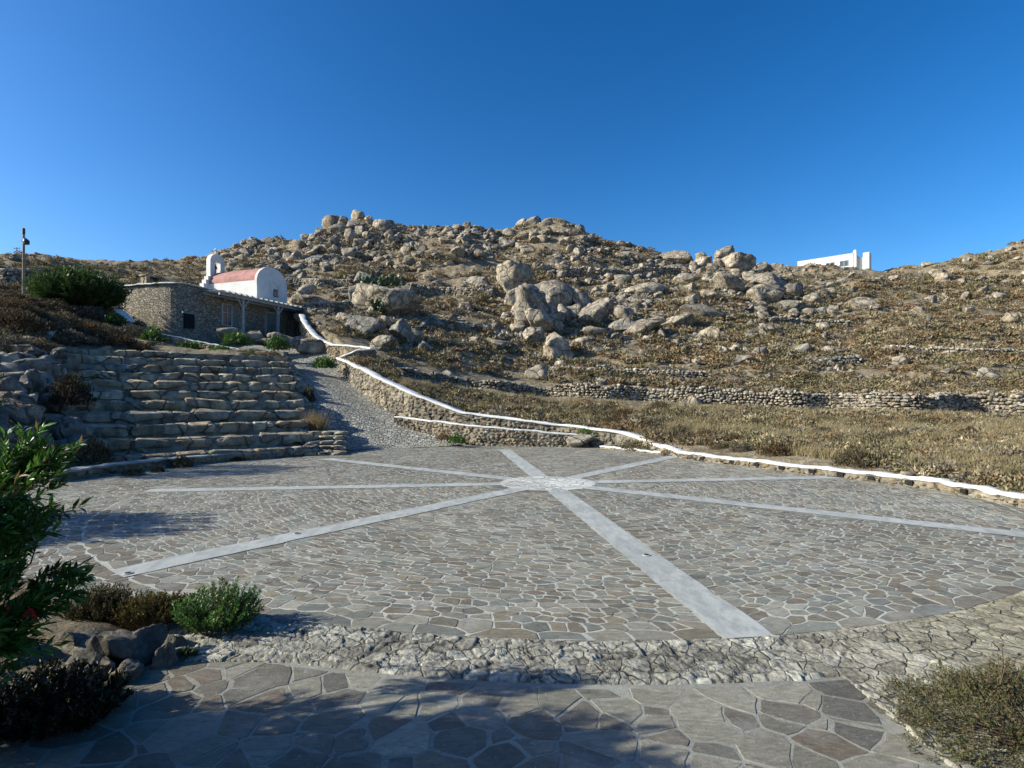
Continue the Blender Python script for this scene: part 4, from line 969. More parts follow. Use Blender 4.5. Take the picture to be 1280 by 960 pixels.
N_ROCK, N_SCRUB, N_GRASS = ngrid(.022, .045, 2.2), ngrid(.022, .05, 3.), ngrid(.012, .045, 9.)
WLX = [498, 560, 640, 700, 760, 880, 1000, 1100, 1200, 1330]; WLY = [468, 477, 490, 495, 498, 504, 510, 512, 514, 517]
def at_wall(px, py, up, dn): return px > 490 and np.interp(px, WLX, WLY)-up < py < np.interp(px, WLX, WLY)+dn
def dens(px, py):                        # how stony the slope looks in the photo at this pixel
    d = .09
    d += .9*math.exp(-((px-430)/75)**2-((py-290)/32)**2)+.55*math.exp(-((px-660)/110)**2-((py-300)/30)**2)+.5*math.exp(-((px-820)/150)**2-((py-370)/48)**2)
    d += .8*math.exp(-((px-690)/60)**2-((py-385)/40)**2)+.55*math.exp(-((px-950)/80)**2-((py-355)/32)**2)+.3*math.exp(-((px-500)/90)**2-((py-400)/35)**2)+.3*math.exp(-((px-340)/60)**2-((py-320)/20)**2)
    if py > 440: d *= .45
    if px > 1040: d *= .75
    if px < 230: d *= .3
    d *= .35+1.3*max(0, min(1, .5+1.1*N_ROCK(px, py)))
    return min(d, 1)
cand = []
rxs = np.arange(0, 1300, 4.); RY = ridge_y(rxs)
gg = np.random.default_rng(77)
while len(cand) < 8500:
    px = gg.uniform(-20, 1300); top = np.interp(px, rxs, RY); py = gg.uniform(top+.5, 500 if px > 480 else 430)
    if px < 470 and py > 410-.0*px: continue
    if px < 240 and py > 350: continue
    if 240 < px < 376 and py > 372: continue
    if gg.random() < dens(px, py): 
        sz = min(2.0*(1-gg.random())**(-.6), 15)
        if sz > 8 and any(abs(px-q[0]) < q[2]*.55 and abs(py-q[1]) < q[3]*.6 for q in occ): sz = 4
        cand.append((px, py, sz))
cand = np.array(cand); pos = hit(cand[:, 0], cand[:, 1]); ok = ~np.isnan(pos[:, 0]) & ~inpoly(pos[:, 0], pos[:, 1], ZONE) & (pos[:, 1] > 22); cand, pos = cand[ok], pos[ok]
order = np.argsort(-cand[:, 2]); N_IND = 298-len(HAND)
stuff = MB()
for r_, i in enumerate(order):
    px, py, sz = cand[i]; p = pos[i]; s = p[1]/F*sz/2
    sx, sy, s_z = s*gg.uniform(.9, 1.4), s*gg.uniform(.8, 1.2), s*gg.uniform(.55, .95)
    if r_ < N_IND:
        o = link('boulder', rock_mesh(3, int(gg.integers(14)))); o.scale = (sx, sy, s_z); o.rotation_euler = (gg.normal()*.2, gg.normal()*.2, gg.uniform(0, 6.28)); o.location = p+[0, 0, s_z*.25]
        tag(o, None, 'boulder', 'granite boulders on the hillside')
        ritems.append((o, px, py, 'small pale' if gg.random() < .5 else 'small')); ritems[-1] = (o, px, py, 'mid sized' if sz > 11 else 'small')
    else:
        sub = 2 if sz > 4 else 1
        put_rock(stuff, ROCK[sub][gg.integers(14)], p+[0, 0, s_z*.2], (sx, sy, s_z), rotz(gg.uniform(0, 6.28)), tintrand(.8, 1.25))
rank_labels(ritems, 'boulder')
o = stuff.build('scattered_rocks', M['rock'], None, False); tag(o, 'countless small granite rocks strewn over the whole hillside', 'rocks', kind='stuff')

# boulders near the walls and building
near = [(290,418,36,14,'long pale boulder at the foot of the pergola, leftmost of the row'),(320,421,24,14,'rounded boulder under the left pergola post'),(347,423,24,14,'boulder under the right pergola post'),(366,428,22,15,'mid sized boulder right of the pergola posts'),(390,433,34,17,'largest dark boulder beside the ramp top below the white zigzag wall'),(330,428,30,9,'low flat boulder at the ramp edge below the pergola')]
for k, (px, py, w, h, lab) in enumerate(near):
    Y = 44.6+.02*(px-290); s = Y/F; o = link('boulder', rock_mesh(3, (k*3+2) % 14)); sx, sz = w*s/2, h*s/2
    o.scale = (sx*1.05, sx*.7, sz*1.2); o.rotation_euler = (0, 0, rng.uniform(-.3, .3)); o.location = P(px, py, Y); tag(o, lab, 'boulder', 'boulders in front of the stone house')
for k, (px, py, w, h, Y, lab) in enumerate([(725,551,36,16,30.2,'smooth tan boulder at the right end of the lower retaining wall'),(1250,605,34,17,15.6,'rounded pale boulder behind the parapet, left of the pair at the right edge'),(1279,614,28,17,15.0,'rounded pale boulder behind the parapet, right one of the pair'),(1135,592,18,5,17.0,'small flat stone lying on the white parapet coping'),(1272,548,12,12,24,'small pale stone in the field near the right edge')]):
    s = Y/F; o = link('boulder', rock_mesh(4, (k*4+1) % 14)); o.scale = (w*s/2, w*s/2*.75, h*s/2*1.15); o.rotation_euler = (0, .05, rng.uniform(-.3, .3)); o.location = P(px, py, Y); tag(o, lab, 'boulder')
# rubble bank at the left of the seating
rub = []
gr = np.random.default_rng(31)
for a in range(9):
    for b in range(8):
        t = a/8+gr.uniform(-.04, .04); q = b/7+gr.uniform(-.05, .05)
        p0 = np.array([-16.3, 20.6, .05]); p1 = np.array([-22.6, 28.4, 4.7]); p = p0*(1-t)+p1*t+np.array([-.62, -.72, .0])*q*6.2
        p[2] += .25*q*1.5; sz = gr.uniform(.42, .85)
        px, py = project(p)
        if not (-60 < px < 128 and 440 < py < 600): continue
        o = link('rubble_stone', rock_mesh('b' if gr.random() < .5 else 3, int(gr.integers(12)), 'rubble')); o.scale = (sz*gr.uniform(.8, 1.15), sz*.8, sz*gr.uniform(.5, .8))
        o.rotation_euler = (gr.normal()*.3, gr.normal()*.3, gr.uniform(-.6, .6)); o.location = p; tag(o, None, 'stone', 'stones of the rubble bank')
        rub.append((o, px, py, 'large' if sz > .7 else 'mid sized' if sz > .55 else 'small'))
for a in range(7):
    for b in range(7):
        px, py = -8+a*19+gr.uniform(-7, 7), 452+b*18+gr.uniform(-6, 6)
        if px > 40+b*13 or px > 112: continue
        g_ = hit([px], [py])[0]
        if np.isnan(g_[0]) or not 17 < g_[1] < 34: continue
        sz = gr.uniform(13, 19)*g_[1]/F
        o = link('rubble_stone', rock_mesh('b' if gr.random() < .4 else 3, int(gr.integers(12)), 'rubble')); o.scale = (sz*gr.uniform(.95, 1.3), sz*.9, sz*gr.uniform(.65, .95))
        o.rotation_euler = (gr.normal()*.3, gr.normal()*.3, gr.uniform(-.8, .8)); o.location = g_+[0, 0, sz*.25]; tag(o, None, 'stone', 'stones of the rubble bank'); rub.append((o, px, py, 'large' if sz > .5 else 'mid sized' if sz > .4 else 'small'))
rank_labels(rub, 'grey rubble stone', [((20, 465), 'the upper rubble bank'), ((90, 470), 'the dark shrub'), ((50, 520), 'the lit oleander tips'), ((110, 545), 'the lowest seat row'), ((-5, 500), 'the left photo edge')])
# rocks by the foreground garden
fgr = [(172,812,56,40,'pale cracked rock in front of the brown bush'),(130,822,52,46,'grey rock at the foot of the oleander, left of the pale one'),(196,826,30,30,'small rock at the right end of the garden rocks'),(100,842,60,36,'low dark rock half hidden under the oleander'),(150,845,44,24,'low rock at the front of the garden rocks'),(212,806,28,20,'small flat rock nearest the green bush'),(70,812,50,36,'shaded rock behind the oleander stems'),(20,838,70,40,'dark rock at the left edge under the oleander')]
for k, (px, py, w, h, lab) in enumerate(fgr):
    g = G0(px, py+h/2); Y = g[1]; s = Y/F; o = link('garden_rock', rock_mesh(4, (k*3+1) % 14, 'gardenrock')); o.scale = (w*s/2*1.1, w*s/2*.8, h*s/2*1.25); o.rotation_euler = (rng.normal()*.1, rng.normal()*.1, rng.uniform(0, 6.28)); o.location = P(px, py, Y)+np.array([0, .1, -.02]); tag(o, lab, 'rock', 'rocks of the garden edge')

# ------------------------------------------------------------------ leaves
def leaves(base, dirs, ln, wd, fold=.25, seed=0):
    """lance shaped leaves: n x 5 vertices, 4 triangles"""
    g = np.random.default_rng(seed); n = len(base); d = dirs/np.linalg.norm(dirs, axis=1)[:, None]
    a = np.cross(d, g.normal(size=(n, 3))*.5+[0, 0, 1.]); a /= np.linalg.norm(a, axis=1)[:, None]+1e-9; u = np.cross(a, d)
    ln = np.broadcast_to(ln, (n,))[:, None]; wd = np.broadcast_to(wd, (n,))[:, None]
    tip = base+d*ln-u*ln*.10*g.uniform(0, 1.5, (n, 1)); mid = base+d*ln*.48
    V = np.stack([base, mid+a*wd/2+u*wd*fold, tip, mid-a*wd/2+u*wd*fold, mid], 1).reshape(-1, 3)
    k = np.arange(n)[:, None]*5; T = np.concatenate([k+[[0, 1, 4]], k+[[1, 2, 4]], k+[[0, 4, 3]], k+[[4, 2, 3]]])
    return V, T
def leafcol(n, cols, seed, per=5, var=.25):
    g = np.random.default_rng(seed); c = np.array(cols)[g.integers(0, len(cols), n)]*(1+g.uniform(-var, var, (n, 1))); c[g.random(n) < .035] = (.17, .13, .05); return np.repeat(c, per, 0)
def oleander(label, c, rad, ztop, seed, nshoot, leafn=22, ln=.125, zlow=.35, mesh_cols=((.045,.115,.015),(.08,.185,.024),(.032,.08,.014),(.105,.22,.034)), flowers=0, extra=None, sprays=0):
    g = np.random.default_rng(seed); e = empty('oleander_bush', label, 'bush', tuple(c))
    zc = (ztop+zlow)/2; rz = (ztop-zlow)/2; tips = []; drs = []; mt = MB(); nb = 0
    while len(tips) < nshoot:
        d = g.normal(size=3); d /= np.linalg.norm(d); r_ = g.uniform(.35, 1)**.5
        lump = 1+.22*float(fbm(np.array([d*1.9+seed]), 3)[0])
        p = np.array([d[0]*rad[0], d[1]*rad[1], d[2]*rz])*r_*lump+[0, 0, zc]
        if p[2] < .08: continue
        if extra is not None:
            qx, qy = project(p+np.array(c)+np.array([.12, 0, .12]))
            if qx > 95 or (qx > -240 and qy < 660) or (qx > 40 and 640 < qy < 690): continue
        dr = np.array([d[0]*.8, d[1]*.8, .75+.3*d[2]])+g.normal(size=3)*.28; tips.append(p); drs.append(dr/np.linalg.norm(dr))
    if extra is not None:
        for p, d in extra: tips.append(np.array(p)-np.array(c)); d = np.array(d, float); drs.append(d/np.linalg.norm(d))
    tips, drs = np.array(tips), np.array(drs); B_, D_ = [], []
    for p, d in zip(tips, drs):
        L_ = g.uniform(.28, .5)*(ln/.125); t = g.uniform(.05, 1, leafn)**.8; a = np.cross(d, [.3, .2, 1.]); a /= np.linalg.norm(a); b = np.cross(d, a); th = g.uniform(0, 6.28, leafn)
        out_ = np.cos(th)[:, None]*a+np.sin(th)[:, None]*b; bend = np.linspace(0, 1, leafn)[:, None]
        B_.append(p+d*(t*L_)[:, None]); D_.append(d*(.55+.5*t)[:, None]+out_*.75+[0, 0, .12])
    B_, D_ = np.concatenate(B_), np.concatenate(D_); n = len(B_)
    V, T = leaves(B_, D_, g.uniform(.7, 1.2, n)*ln, g.uniform(.8, 1.2, n)*ln*.23, .12, seed)
    MB().add(V, T, leafcol(n, mesh_cols, seed)).build('foliage', M['leaf'], e)
    for i in range(0, len(tips), 3 if nshoot < 700 else 6):
        p, d = tips[i], drs[i]; root = np.array([p[0]*.22, p[1]*.22, 0.]); m1 = root*.4+p*.6-[0, 0, .12]
        mt.tube([root, m1, p, p+d*.3*(ln/.125)], [.018, .011, .006, .003], 5)
    mt.build('stems', M['twig'], e)
    if flowers:
        mf = MB(); idx = g.integers(0, len(tips), flowers)
        for i in idx:
            pp = tips[i]+drs[i]*.42
            for _ in range(5):
                dd = g.normal(size=(5, 3)); dd[:, 2] += .4; V, T = leaves(np.repeat((pp+g.normal(size=3)*.02)[None], 5, 0), dd, .03, .028, .1, i); mf.add(V, T)
        mf.build('blossom', M['flower'], e)
    return e
def PP(px, py, Y): return tuple(P(px, py, Y))
ext = []
ge = np.random.default_rng(8)
for (px, py, Y, dx, dz, n_) in [(20,540,4.64,.2,1,6),(5,550,4.64,.0,1,5),(42,545,4.64,.5,1,6),(62,548,4.64,.7,.8,6),(84,552,4.64,.9,.7,6),(100,560,4.64,1,.5,5),(30,575,4.64,.5,.8,6),(60,580,4.64,.8,.6,6),(88,584,4.64,1,.35,5),(8,590,4.64,.3,.9,5),(108,575,4.64,1,.4,3),
   (105,640,3.9,1,.25,4),(90,650,3.9,.9,.3,4),(70,620,3.9,.9,.2,8),(30,620,3.9,.5,.6,10),(50,660,3.9,.6,.7,8),(20,690,3.9,.5,.7,10),(105,705,3.9,1,.45,6),(88,712,3.9,.8,.6,6),(70,720,3.9,.7,.6,8),(100,745,3.9,1,.15,6),(85,770,3.9,1,.1,6),(50,750,3.9,.7,.4,10),(20,760,3.9,.5,.5,10),(70,800,3.9,.9,-.1,8),(40,810,3.9,.7,.1,9),(10,820,3.9,.3,.4,9),(10,640,3.9,.4,.8,9)]:
    for _ in range(n_):
        d_ = np.array([dx, ge.normal()*.3, dz+ge.normal()*.18]); d_ /= np.linalg.norm(d_); ext.append((P(px, py, Y)-d_*ge.uniform(.42, .62)+ge.normal(size=3)*.05, d_))
oleander('tall dark oleander bush with narrow leaves and bright lit tips at the left foreground', (-5.35, 3.2, 0.02), (1.75, .95), 2.95, 5, 1500, 30, .108, .2, flowers=7, extra=ext)
oleander('added tall oleander outside the frame whose shadow falls over the near path', (-7.6, .9, .1), (2.0, 1.3), 3.0, 6, 700, 20, .2, .15)  # unseen bush added to keep the near path in shadow
oleander('added rounded oleander outside the frame, shading the left plaza edge', (-13.2, 10.9, .2), (1.4, 1.4), 2.5, 9, 600, 20, .19, .15)  # added off-frame; casts the lower shadow tip onto the plaza
oleander('added tall oleander outside the frame by the rubble bank, shading the plaza', (-19.6, 19.2, .6), (1.3, 1.6), 5.0, 14, 520, 18, .22, .15)  # put in out of view to cast the upper plaza shadow
oleander('big rounded dark green oleander bush with pale flowers left of the stone house', tuple(P(97, 393, 44)), (2.75, 2.2), 2.45, 12, 1700, 14, .33, .05, mesh_cols=((.035,.075,.018),(.05,.10,.022),(.028,.06,.016),(.07,.12,.03)))

def scrubV(seed, n, size, lo=0., spiky=.5, flat=1.):
    """a mound of n leaf-like blades, unit radius, height about .8"""
    g = np.random.default_rng(seed); d = g.normal(size=(n, 3)); d[:, 2] = np.abs(d[:, 2])*flat+lo; d /= np.linalg.norm(d, axis=1)[:, None]
    lump = 1+.28*fbm(d*2.1+seed*2.7, 3); r_ = g.uniform(.45, 1, n)**.6*lump; p = d*r_[:, None]*[1, 1, .8]
    dr = d*spiky+g.normal(size=(n, 3))*.5+[0, 0, .35]; dr /= np.linalg.norm(dr, axis=1)[:, None]; a = np.cross(dr, g.normal(size=(n, 3))); a /= np.linalg.norm(a, axis=1)[:, None]
    s = size*g.uniform(.6, 1.4, (n, 1)); V = np.stack([p-a*s*.33, p+a*s*.33, p+dr*s*1.25], 1).reshape(-1, 3); return V, np.arange(n*3).reshape(-1, 3)
KIND = {'rust': ((.22,.145,.075),(.185,.12,.062),(.25,.175,.095)), 'brown': ((.215,.17,.105),(.175,.14,.088),(.26,.21,.135)), 'olive': ((.205,.175,.098),(.165,.142,.08),(.245,.21,.125)),
        'grey': ((.235,.205,.155),(.19,.165,.125),(.28,.245,.185)), 'tan': ((.40,.325,.205),(.33,.265,.165),(.45,.37,.24)), 'green': ((.065,.14,.022),(.09,.18,.03),(.05,.105,.02))}
TMP_S = [scrubV(40+i, 70, .34) for i in range(10)]; TMP_M = [scrubV(60+i, 260, .20) for i in range(10)]; TMP_L = [scrubV(80+i, 1500, .10) for i in range(6)]
def shade(n3, kind, g): 
    c = np.array(KIND[kind]); n = n3//3; return np.repeat(c[g.integers(0, 3, n)]*g.uniform(.75, 1.3, (n, 1))*g.uniform(.8, 1.2), 3, 0)
gs = np.random.default_rng(101); scr = MB(); cnt = 0
pxs, pys, szs, kinds = [], [], [], []
while len(pxs) < 9500:
    px = gs.uniform(-25, 1305); top = np.interp(px, rxs, RY); py = top+(gs.random()**.8)*(620-top)
    lim = 432 if px < 300 else 470 if px < 480 else 520 if px < 600 else 548 if px < 760 else 566 if px < 860 else 582 if px < 1000 else 625
    if at_wall(px, py, 16, 8) or (395 < px < 485 and 424 < py < 452): continue
    if py > lim or (130 < px < 400 and py > 372 and not (140 < px < 345 and py > 424)): continue
    d = dens(px, py)
    if gs.random() < .55*d or (N_GRASS(px*1.7, py*1.1) > .12 and px > 330 and gs.random() < .75): continue
    pxs.append(px); pys.append(py); patch = N_SCRUB(px, py)
    k = 'brown' if patch < -.25 else 'olive' if patch > .3 else gs.choice(['rust', 'grey', 'brown', 'olive'])
    if gs.random() < .3: k = gs.choice(['rust', 'brown', 'grey', 'tan', 'olive'])
    kinds.append(k); szs.append(gs.uniform(.28, .85) if not (140 < px < 345 and py > 424) else gs.uniform(.15, .32))
pos = hit(np.array(pxs), np.array(pys))
INS = inpoly(pos[:, 0], pos[:, 1], ZONE)
for p, s, k, px, py, in_ in zip(pos, szs, kinds, pxs, pys, INS):
    if np.isnan(p[0]) or in_ or p[1] < 13: continue
    if math.hypot(p[0]-C[0], p[1]-C[1]) < 11.2 or min(np.hypot(w2[:, 0]-p[0], w2[:, 1]-p[1]).min(), np.hypot(w3[:, 0]-p[0], w3[:, 1]-p[1]).min()) < .75: continue
    if p[1] < 62 and -28.5 < p[0] < -20 and p[1] > 42: continue
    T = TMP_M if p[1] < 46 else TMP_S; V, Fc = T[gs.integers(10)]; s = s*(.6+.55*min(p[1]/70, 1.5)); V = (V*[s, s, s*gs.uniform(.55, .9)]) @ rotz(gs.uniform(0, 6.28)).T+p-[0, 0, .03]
    scr.add(V, Fc, shade(len(V), k, gs)*(.55 if px < 260 and py > 362 else 1.))  # left bank scrub gets darker colours that carry its shade
o = scr.build('scrub', M['scrub']); tag(o, 'dense low brown and olive scrub covering the stony hillside', 'scrub', kind='stuff')

# dry grass between the parapet and the long field wall
gr_ = np.random.default_rng(202); gm = MB(); pxs, pys = [], []
while len(pxs) < 4200:
    px = gr_.uniform(500, 1305); hi = np.interp(px, [500, 640, 760, 880, 1000, 1140, 1300], [478, 494, 500, 508, 512, 517, 520]); lo_ = np.interp(px, [500, 580, 700, 860, 1000, 1140, 1300], [486, 508, 522, 556, 570, 588, 615])
    py = gr_.uniform(hi-22*(gr_.random() < .12), lo_)
    patch = N_GRASS(px, py)
    if at_wall(px, py, 16, 4): continue
    if patch < -.12 and gr_.random() < .85: continue
    pxs.append(px); pys.append(py)
pos = hit(np.array(pxs), np.array(pys))
INS = inpoly(pos[:, 0], pos[:, 1], ZONE)
for p, in_ in zip(pos, INS):
    if np.isnan(p[0]) or in_ or p[1] > 60: continue
    if min(np.hypot(w2[:, 0]-p[0], w2[:, 1]-p[1]).min(), np.hypot(w3[:, 0]-p[0], w3[:, 1]-p[1]).min()) < .6: continue
    n = 26; b = p+np.c_[gr_.normal(size=(n, 2))*.14, np.zeros(n)]; d = np.c_[gr_.normal(size=(n, 2))*.35+[.22, 0], np.ones(n)]; h = gr_.uniform(.18, .48, (n, 1)); w = np.c_[gr_.normal(size=(n, 2)), np.zeros(n)]; w /= np.linalg.norm(w, axis=1)[:, None]
    V = np.stack([b-w*.012, b+w*.012, b+d*h], 1).reshape(-1, 3); c = np.array([(.38,.31,.18),(.29,.245,.135),(.44,.355,.22),(.20,.185,.095)])[gr_.integers(0, 4, n)]*gr_.uniform(.8, 1.15); gm.add(V, np.arange(n*3).reshape(-1, 3), np.repeat(c, 3, 0))
o = gm.build('dry_grass', M['grass']); tag(o, 'pale dry grass tufts in the field behind the parapet', 'grass', kind='stuff')

# single shrubs near enough to tell apart
def shrub(name, lab, px, py, w, h, kind, Y=None, *a_, mult=1., **k_):
    return shrub_(name, lab, px, py, w, h, kind, Y, *a_, mult=mult, **k_)
def shrub_(name, lab, px, py, w, h, kind, Y=None, seed=0, n=1500, size=.10, group=None, spiky=.5, cat='shrub', flat=1., mult=1.):
    g0 = hit([px], [py])[0] if Y is None else P(px, py, Y); Y = g0[1]; s = Y/F
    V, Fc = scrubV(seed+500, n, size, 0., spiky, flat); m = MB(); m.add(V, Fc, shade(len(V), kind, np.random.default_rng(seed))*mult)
    e = empty(name, lab, cat, tuple(g0-[0, 0, .04]), group); o = m.build('foliage', M['leaf' if kind == 'green' else 'scrub'], e); o.scale = (w*s/2, w*s/2*.85, h*s*1.05)
    mt = MB(); g = np.random.default_rng(seed)
    for _ in range(14):
        d = g.normal(size=3); d[2] = abs(d[2])+.4; d /= np.linalg.norm(d); mt.tube([(0, 0, 0), d*.45+[0, 0, .05], d*np.array([.85, .85, .7])], [.03, .02, .008], 5)
    t = mt.build('twigs', M['twig'], e); t.scale = o.scale; return e
for a in [('bright green plant at the lower end of the low terrace wall', 190, 432, 34, 24, 'green', 41.0), ('bright green plant beside the white slab wall end', 143, 402, 26, 12, 'green', 42.5), ('small bright green plant on the dark bank far left', 40, 396, 18, 7, 'green', 37), ('wide green bush at the foot of the left pergola post', 295, 430, 38, 17, 'green', 43.5), ('green bush below the right pergola post', 347, 436, 30, 18, 'green', 43.2),
          ('green plant in the ramp edge below the zigzag wall', 405, 459, 30, 16, 'green', 40.2), ('green weed at the foot of the lower retaining wall', 572, 553, 24, 12, 'green', 30.2), ('low green plants behind the middle of the low terrace wall', 236, 437, 32, 12, 'green', 41.2), ('low green plants behind the right end of the low terrace wall', 275, 441, 30, 11, 'green', 40.8), ('little green plant at the top of the seat rows', 312, 444, 14, 8, 'green', 40), ('green tuft growing in a seat row joint', 254, 472, 12, 6, 'green', 35.0)]:
    shrub('green_shrub', a[0], *a[1:6], Y=a[6], seed=int(a[1]), n=800, size=.16, group='green plants by the ramp and house')
for a in [('dark round plant at the kerb, rightmost of three', 228, 583, 26, 15, 'olive', None), ('small dark plant at the kerb between two larger ones', 197, 589, 18, 9, 'olive', None), ('dark flat plant at the kerb, leftmost of three', 166, 593, 26, 10, 'olive', None), ('small dark plant at the kerb under the row end', 296, 575, 18, 8, 'olive', None)]:
    g = G0(a[1], a[2]+1); shrub('kerb_plant', a[0], *a[1:6], Y=g[1], seed=int(a[1]), n=700, size=.15, group='plants along the kerb', mult=.4)
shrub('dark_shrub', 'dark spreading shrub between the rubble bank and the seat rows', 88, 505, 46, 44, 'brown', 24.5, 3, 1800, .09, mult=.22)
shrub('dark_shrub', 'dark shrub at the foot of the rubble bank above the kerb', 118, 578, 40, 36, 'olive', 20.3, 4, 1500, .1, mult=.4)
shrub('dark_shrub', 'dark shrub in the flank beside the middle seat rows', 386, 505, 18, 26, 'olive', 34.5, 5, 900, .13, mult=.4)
shrub('flower_shrub', 'small brown weed at the foot of the lower wall', 553, 549, 16, 10, 'rust', 30.6, 6, 500, .16)
shrub('planter_shrub', 'green growth in the planter between the two retaining walls', 735, 540, 26, 8, 'green', 30.6, 8, 500, .18)
shrub('planter_shrub', 'grey mound plant behind the low white kerb', 845, 570, 34, 12, 'grey', 25.8, 9, 800, .14)
shrub('planter_shrub', 'olive weeds at the foot of the wall behind the kerb', 795, 560, 40, 12, 'olive', 28.2, 10, 800, .14)
# dry grass tuft by the seat ends
e = empty('dry_grass_tuft', 'tall dry straw tuft at the right end of the middle seat rows', 'grass tuft', tuple(P(394, 545, 29.5))); g = np.random.default_rng(4); m = MB(); n = 700
b = np.c_[g.normal(size=(n, 2))*.22, np.zeros(n)]; d = np.c_[g.normal(size=(n, 2))*.28, np.ones(n)]; h = g.uniform(.5, 1.5, (n, 1)); w = np.c_[g.normal(size=(n, 2)), np.zeros(n)]; w /= np.linalg.norm(w, axis=1)[:, None]
V = np.stack([b-w*.014, b+w*.014, b+d*h], 1).reshape(-1, 3); m.add(V, np.arange(n*3).reshape(-1, 3), np.repeat(np.array([(.27,.20,.10),(.22,.16,.08),(.32,.25,.14)])[g.integers(0, 3, n)], 3, 0)); m.build('blades', M['grass'], e)
# prickly pears on the cactus boulder
def cactus(lab, px, py, Y, n, sp, seed):
    g = np.random.default_rng(seed); c = P(px, py, Y); e = empty('prickly_pear', lab, 'cactus', tuple(c)); 
    V0, F0 = ICO[2]
    pads = []
    for i in range(n):
        base_ = np.array([g.uniform(-sp, sp), g.uniform(-.4, .4), 0]); up = 0
        for j in range(g.integers(1, 4)):
            s = g.uniform(.24, .36); yaw = g.uniform(-1, 1); V = V0*[s*.75, s*.16, s] @ rot_small(g, .35).T @ rotz(yaw).T; cpos = base_+[g.normal()*.15, 0, s*.8]; m = MB().add(V+cpos, F0, np.array((.075, .11, .045))*g.uniform(.8, 1.4)); base_ = cpos+[0, 0, s*.6]; pads.append(m)
    for m in pads: m.build('pad', M['leaf'], e, True)
bb = [o for o in bpy.data.objects if o.get('label', '').startswith('big cactus grown')]
Yc = bb[0].location.y if bb else 68
cactus('prickly pear cactus growing along the top of the cactus boulder', 478, 357, Yc-.3, 26, 2.4, 1)
cactus('prickly pear cactus hanging against the front of the cactus boulder', 472, 390, Yc-2.9, 16, .9, 2)

# left bank mounds
gb = np.random.default_rng(606); it = []
spots = [(20,412,60,26,'rust'),(70,408,50,20,'brown'),(110,402,50,18,'grey'),(60,388,50,14,'brown'),(15,388,46,16,'rust'),(90,428,44,16,'grey'),(130,425,44,18,'brown'),(150,432,40,16,'rust'),(165,420,36,15,'grey'),(115,415,40,14,'rust'),(40,440,50,20,'brown'),(10,440,44,22,'grey'),(175,438,24,10,'rust'),(70,378,40,10,'grey'),(130,396,40,12,'brown'),(5,372,40,10,'brown'),(160,408,30,12,'brown'),(95,392,34,10,'olive')]
for k, (px, py, w, h, kd) in enumerate(spots):
    g0 = hit([px], [py])[0]
    if np.isnan(g0[0]): continue
    e = shrub('scrub_mound', 'mound', px, py, w*1.15, h*1.15, kd, None, 20+k, 2200, .085, 'scrub mounds on the left bank', mult=.55); it.append((e, px, py, {'rust': 'rusty', 'brown': 'dark brown', 'grey': 'greyish', 'olive': 'olive'}[kd]))  # mult darkens the mound colours to stand for shade on the bank
for k, (px, py, w, h) in enumerate([(68,402,30,14),(55,420,36,16),(103,440,20,9),(125,437,20,8),(30,425,22,12)]):
    o = boulder(px, py, w, h, k*3+2); 
    if o: o['label'] = ['pale stone among the scrub mounds of the left bank, uppermost', 'grey stone slab in the middle of the left bank scrub', 'small pale stone at the top seat row, left one', 'small pale stone at the top seat row, right one', 'dark stone at the left of the left bank scrub'][k]; o['group'] = 'stones of the left bank'
rank_labels(it, 'scrub mound', [((97, 370), 'the round oleander'), ((20, 445), 'the upper rubble bank'), ((190, 425), 'the bright green plant'), ((150, 393), 'the white slab wall end'), ((30, 330), 'the utility pole')])
# field shrubs seen over the parapet
it = []; gf = np.random.default_rng(707)
for k in range(105):
    px = gf.uniform(700, 1290); lo_ = np.interp(px, [760, 860, 1000, 1140, 1300], [532, 556, 576, 592, 622]); hi = np.interp(px, [760, 1300], [505, 525]); py = gf.uniform(hi, lo_); kd = gf.choice(['brown', 'rust', 'olive', 'grey'], p=[.35, .25, .25, .15])
    g0 = hit([px], [py])[0]
    if np.isnan(g0[0]) or inpoly(g0[:1], g0[1:2], ZONE)[0] or np.hypot(w3[:, 0]-g0[0], w3[:, 1]-g0[1]).min() < .9: continue
    w = gf.uniform(.6, 1.5)*F/g0[1]
    e = shrub('field_shrub', 'shrub', px, py, w, w*gf.uniform(.35, .5), kd, None, 60+k, 1500, .10, 'low shrubs in the field behind the parapet', mult=.5); it.append((e, px, py, {'rust': 'rusty', 'brown': 'dark brown', 'grey': 'greyish', 'olive': 'olive'}[kd]))
rank_labels(it, 'field shrub', [((1250, 604), 'the parapet boulder pair'), ((1135, 591), 'the coping stone'), ((1000, 509), 'the field wall middle'), ((866, 570), 'the kerb junction'), ((880, 502), 'the pale wall stones'), ((1000, 583), 'the parapet middle'), ((1240, 512), 'the field wall end')])

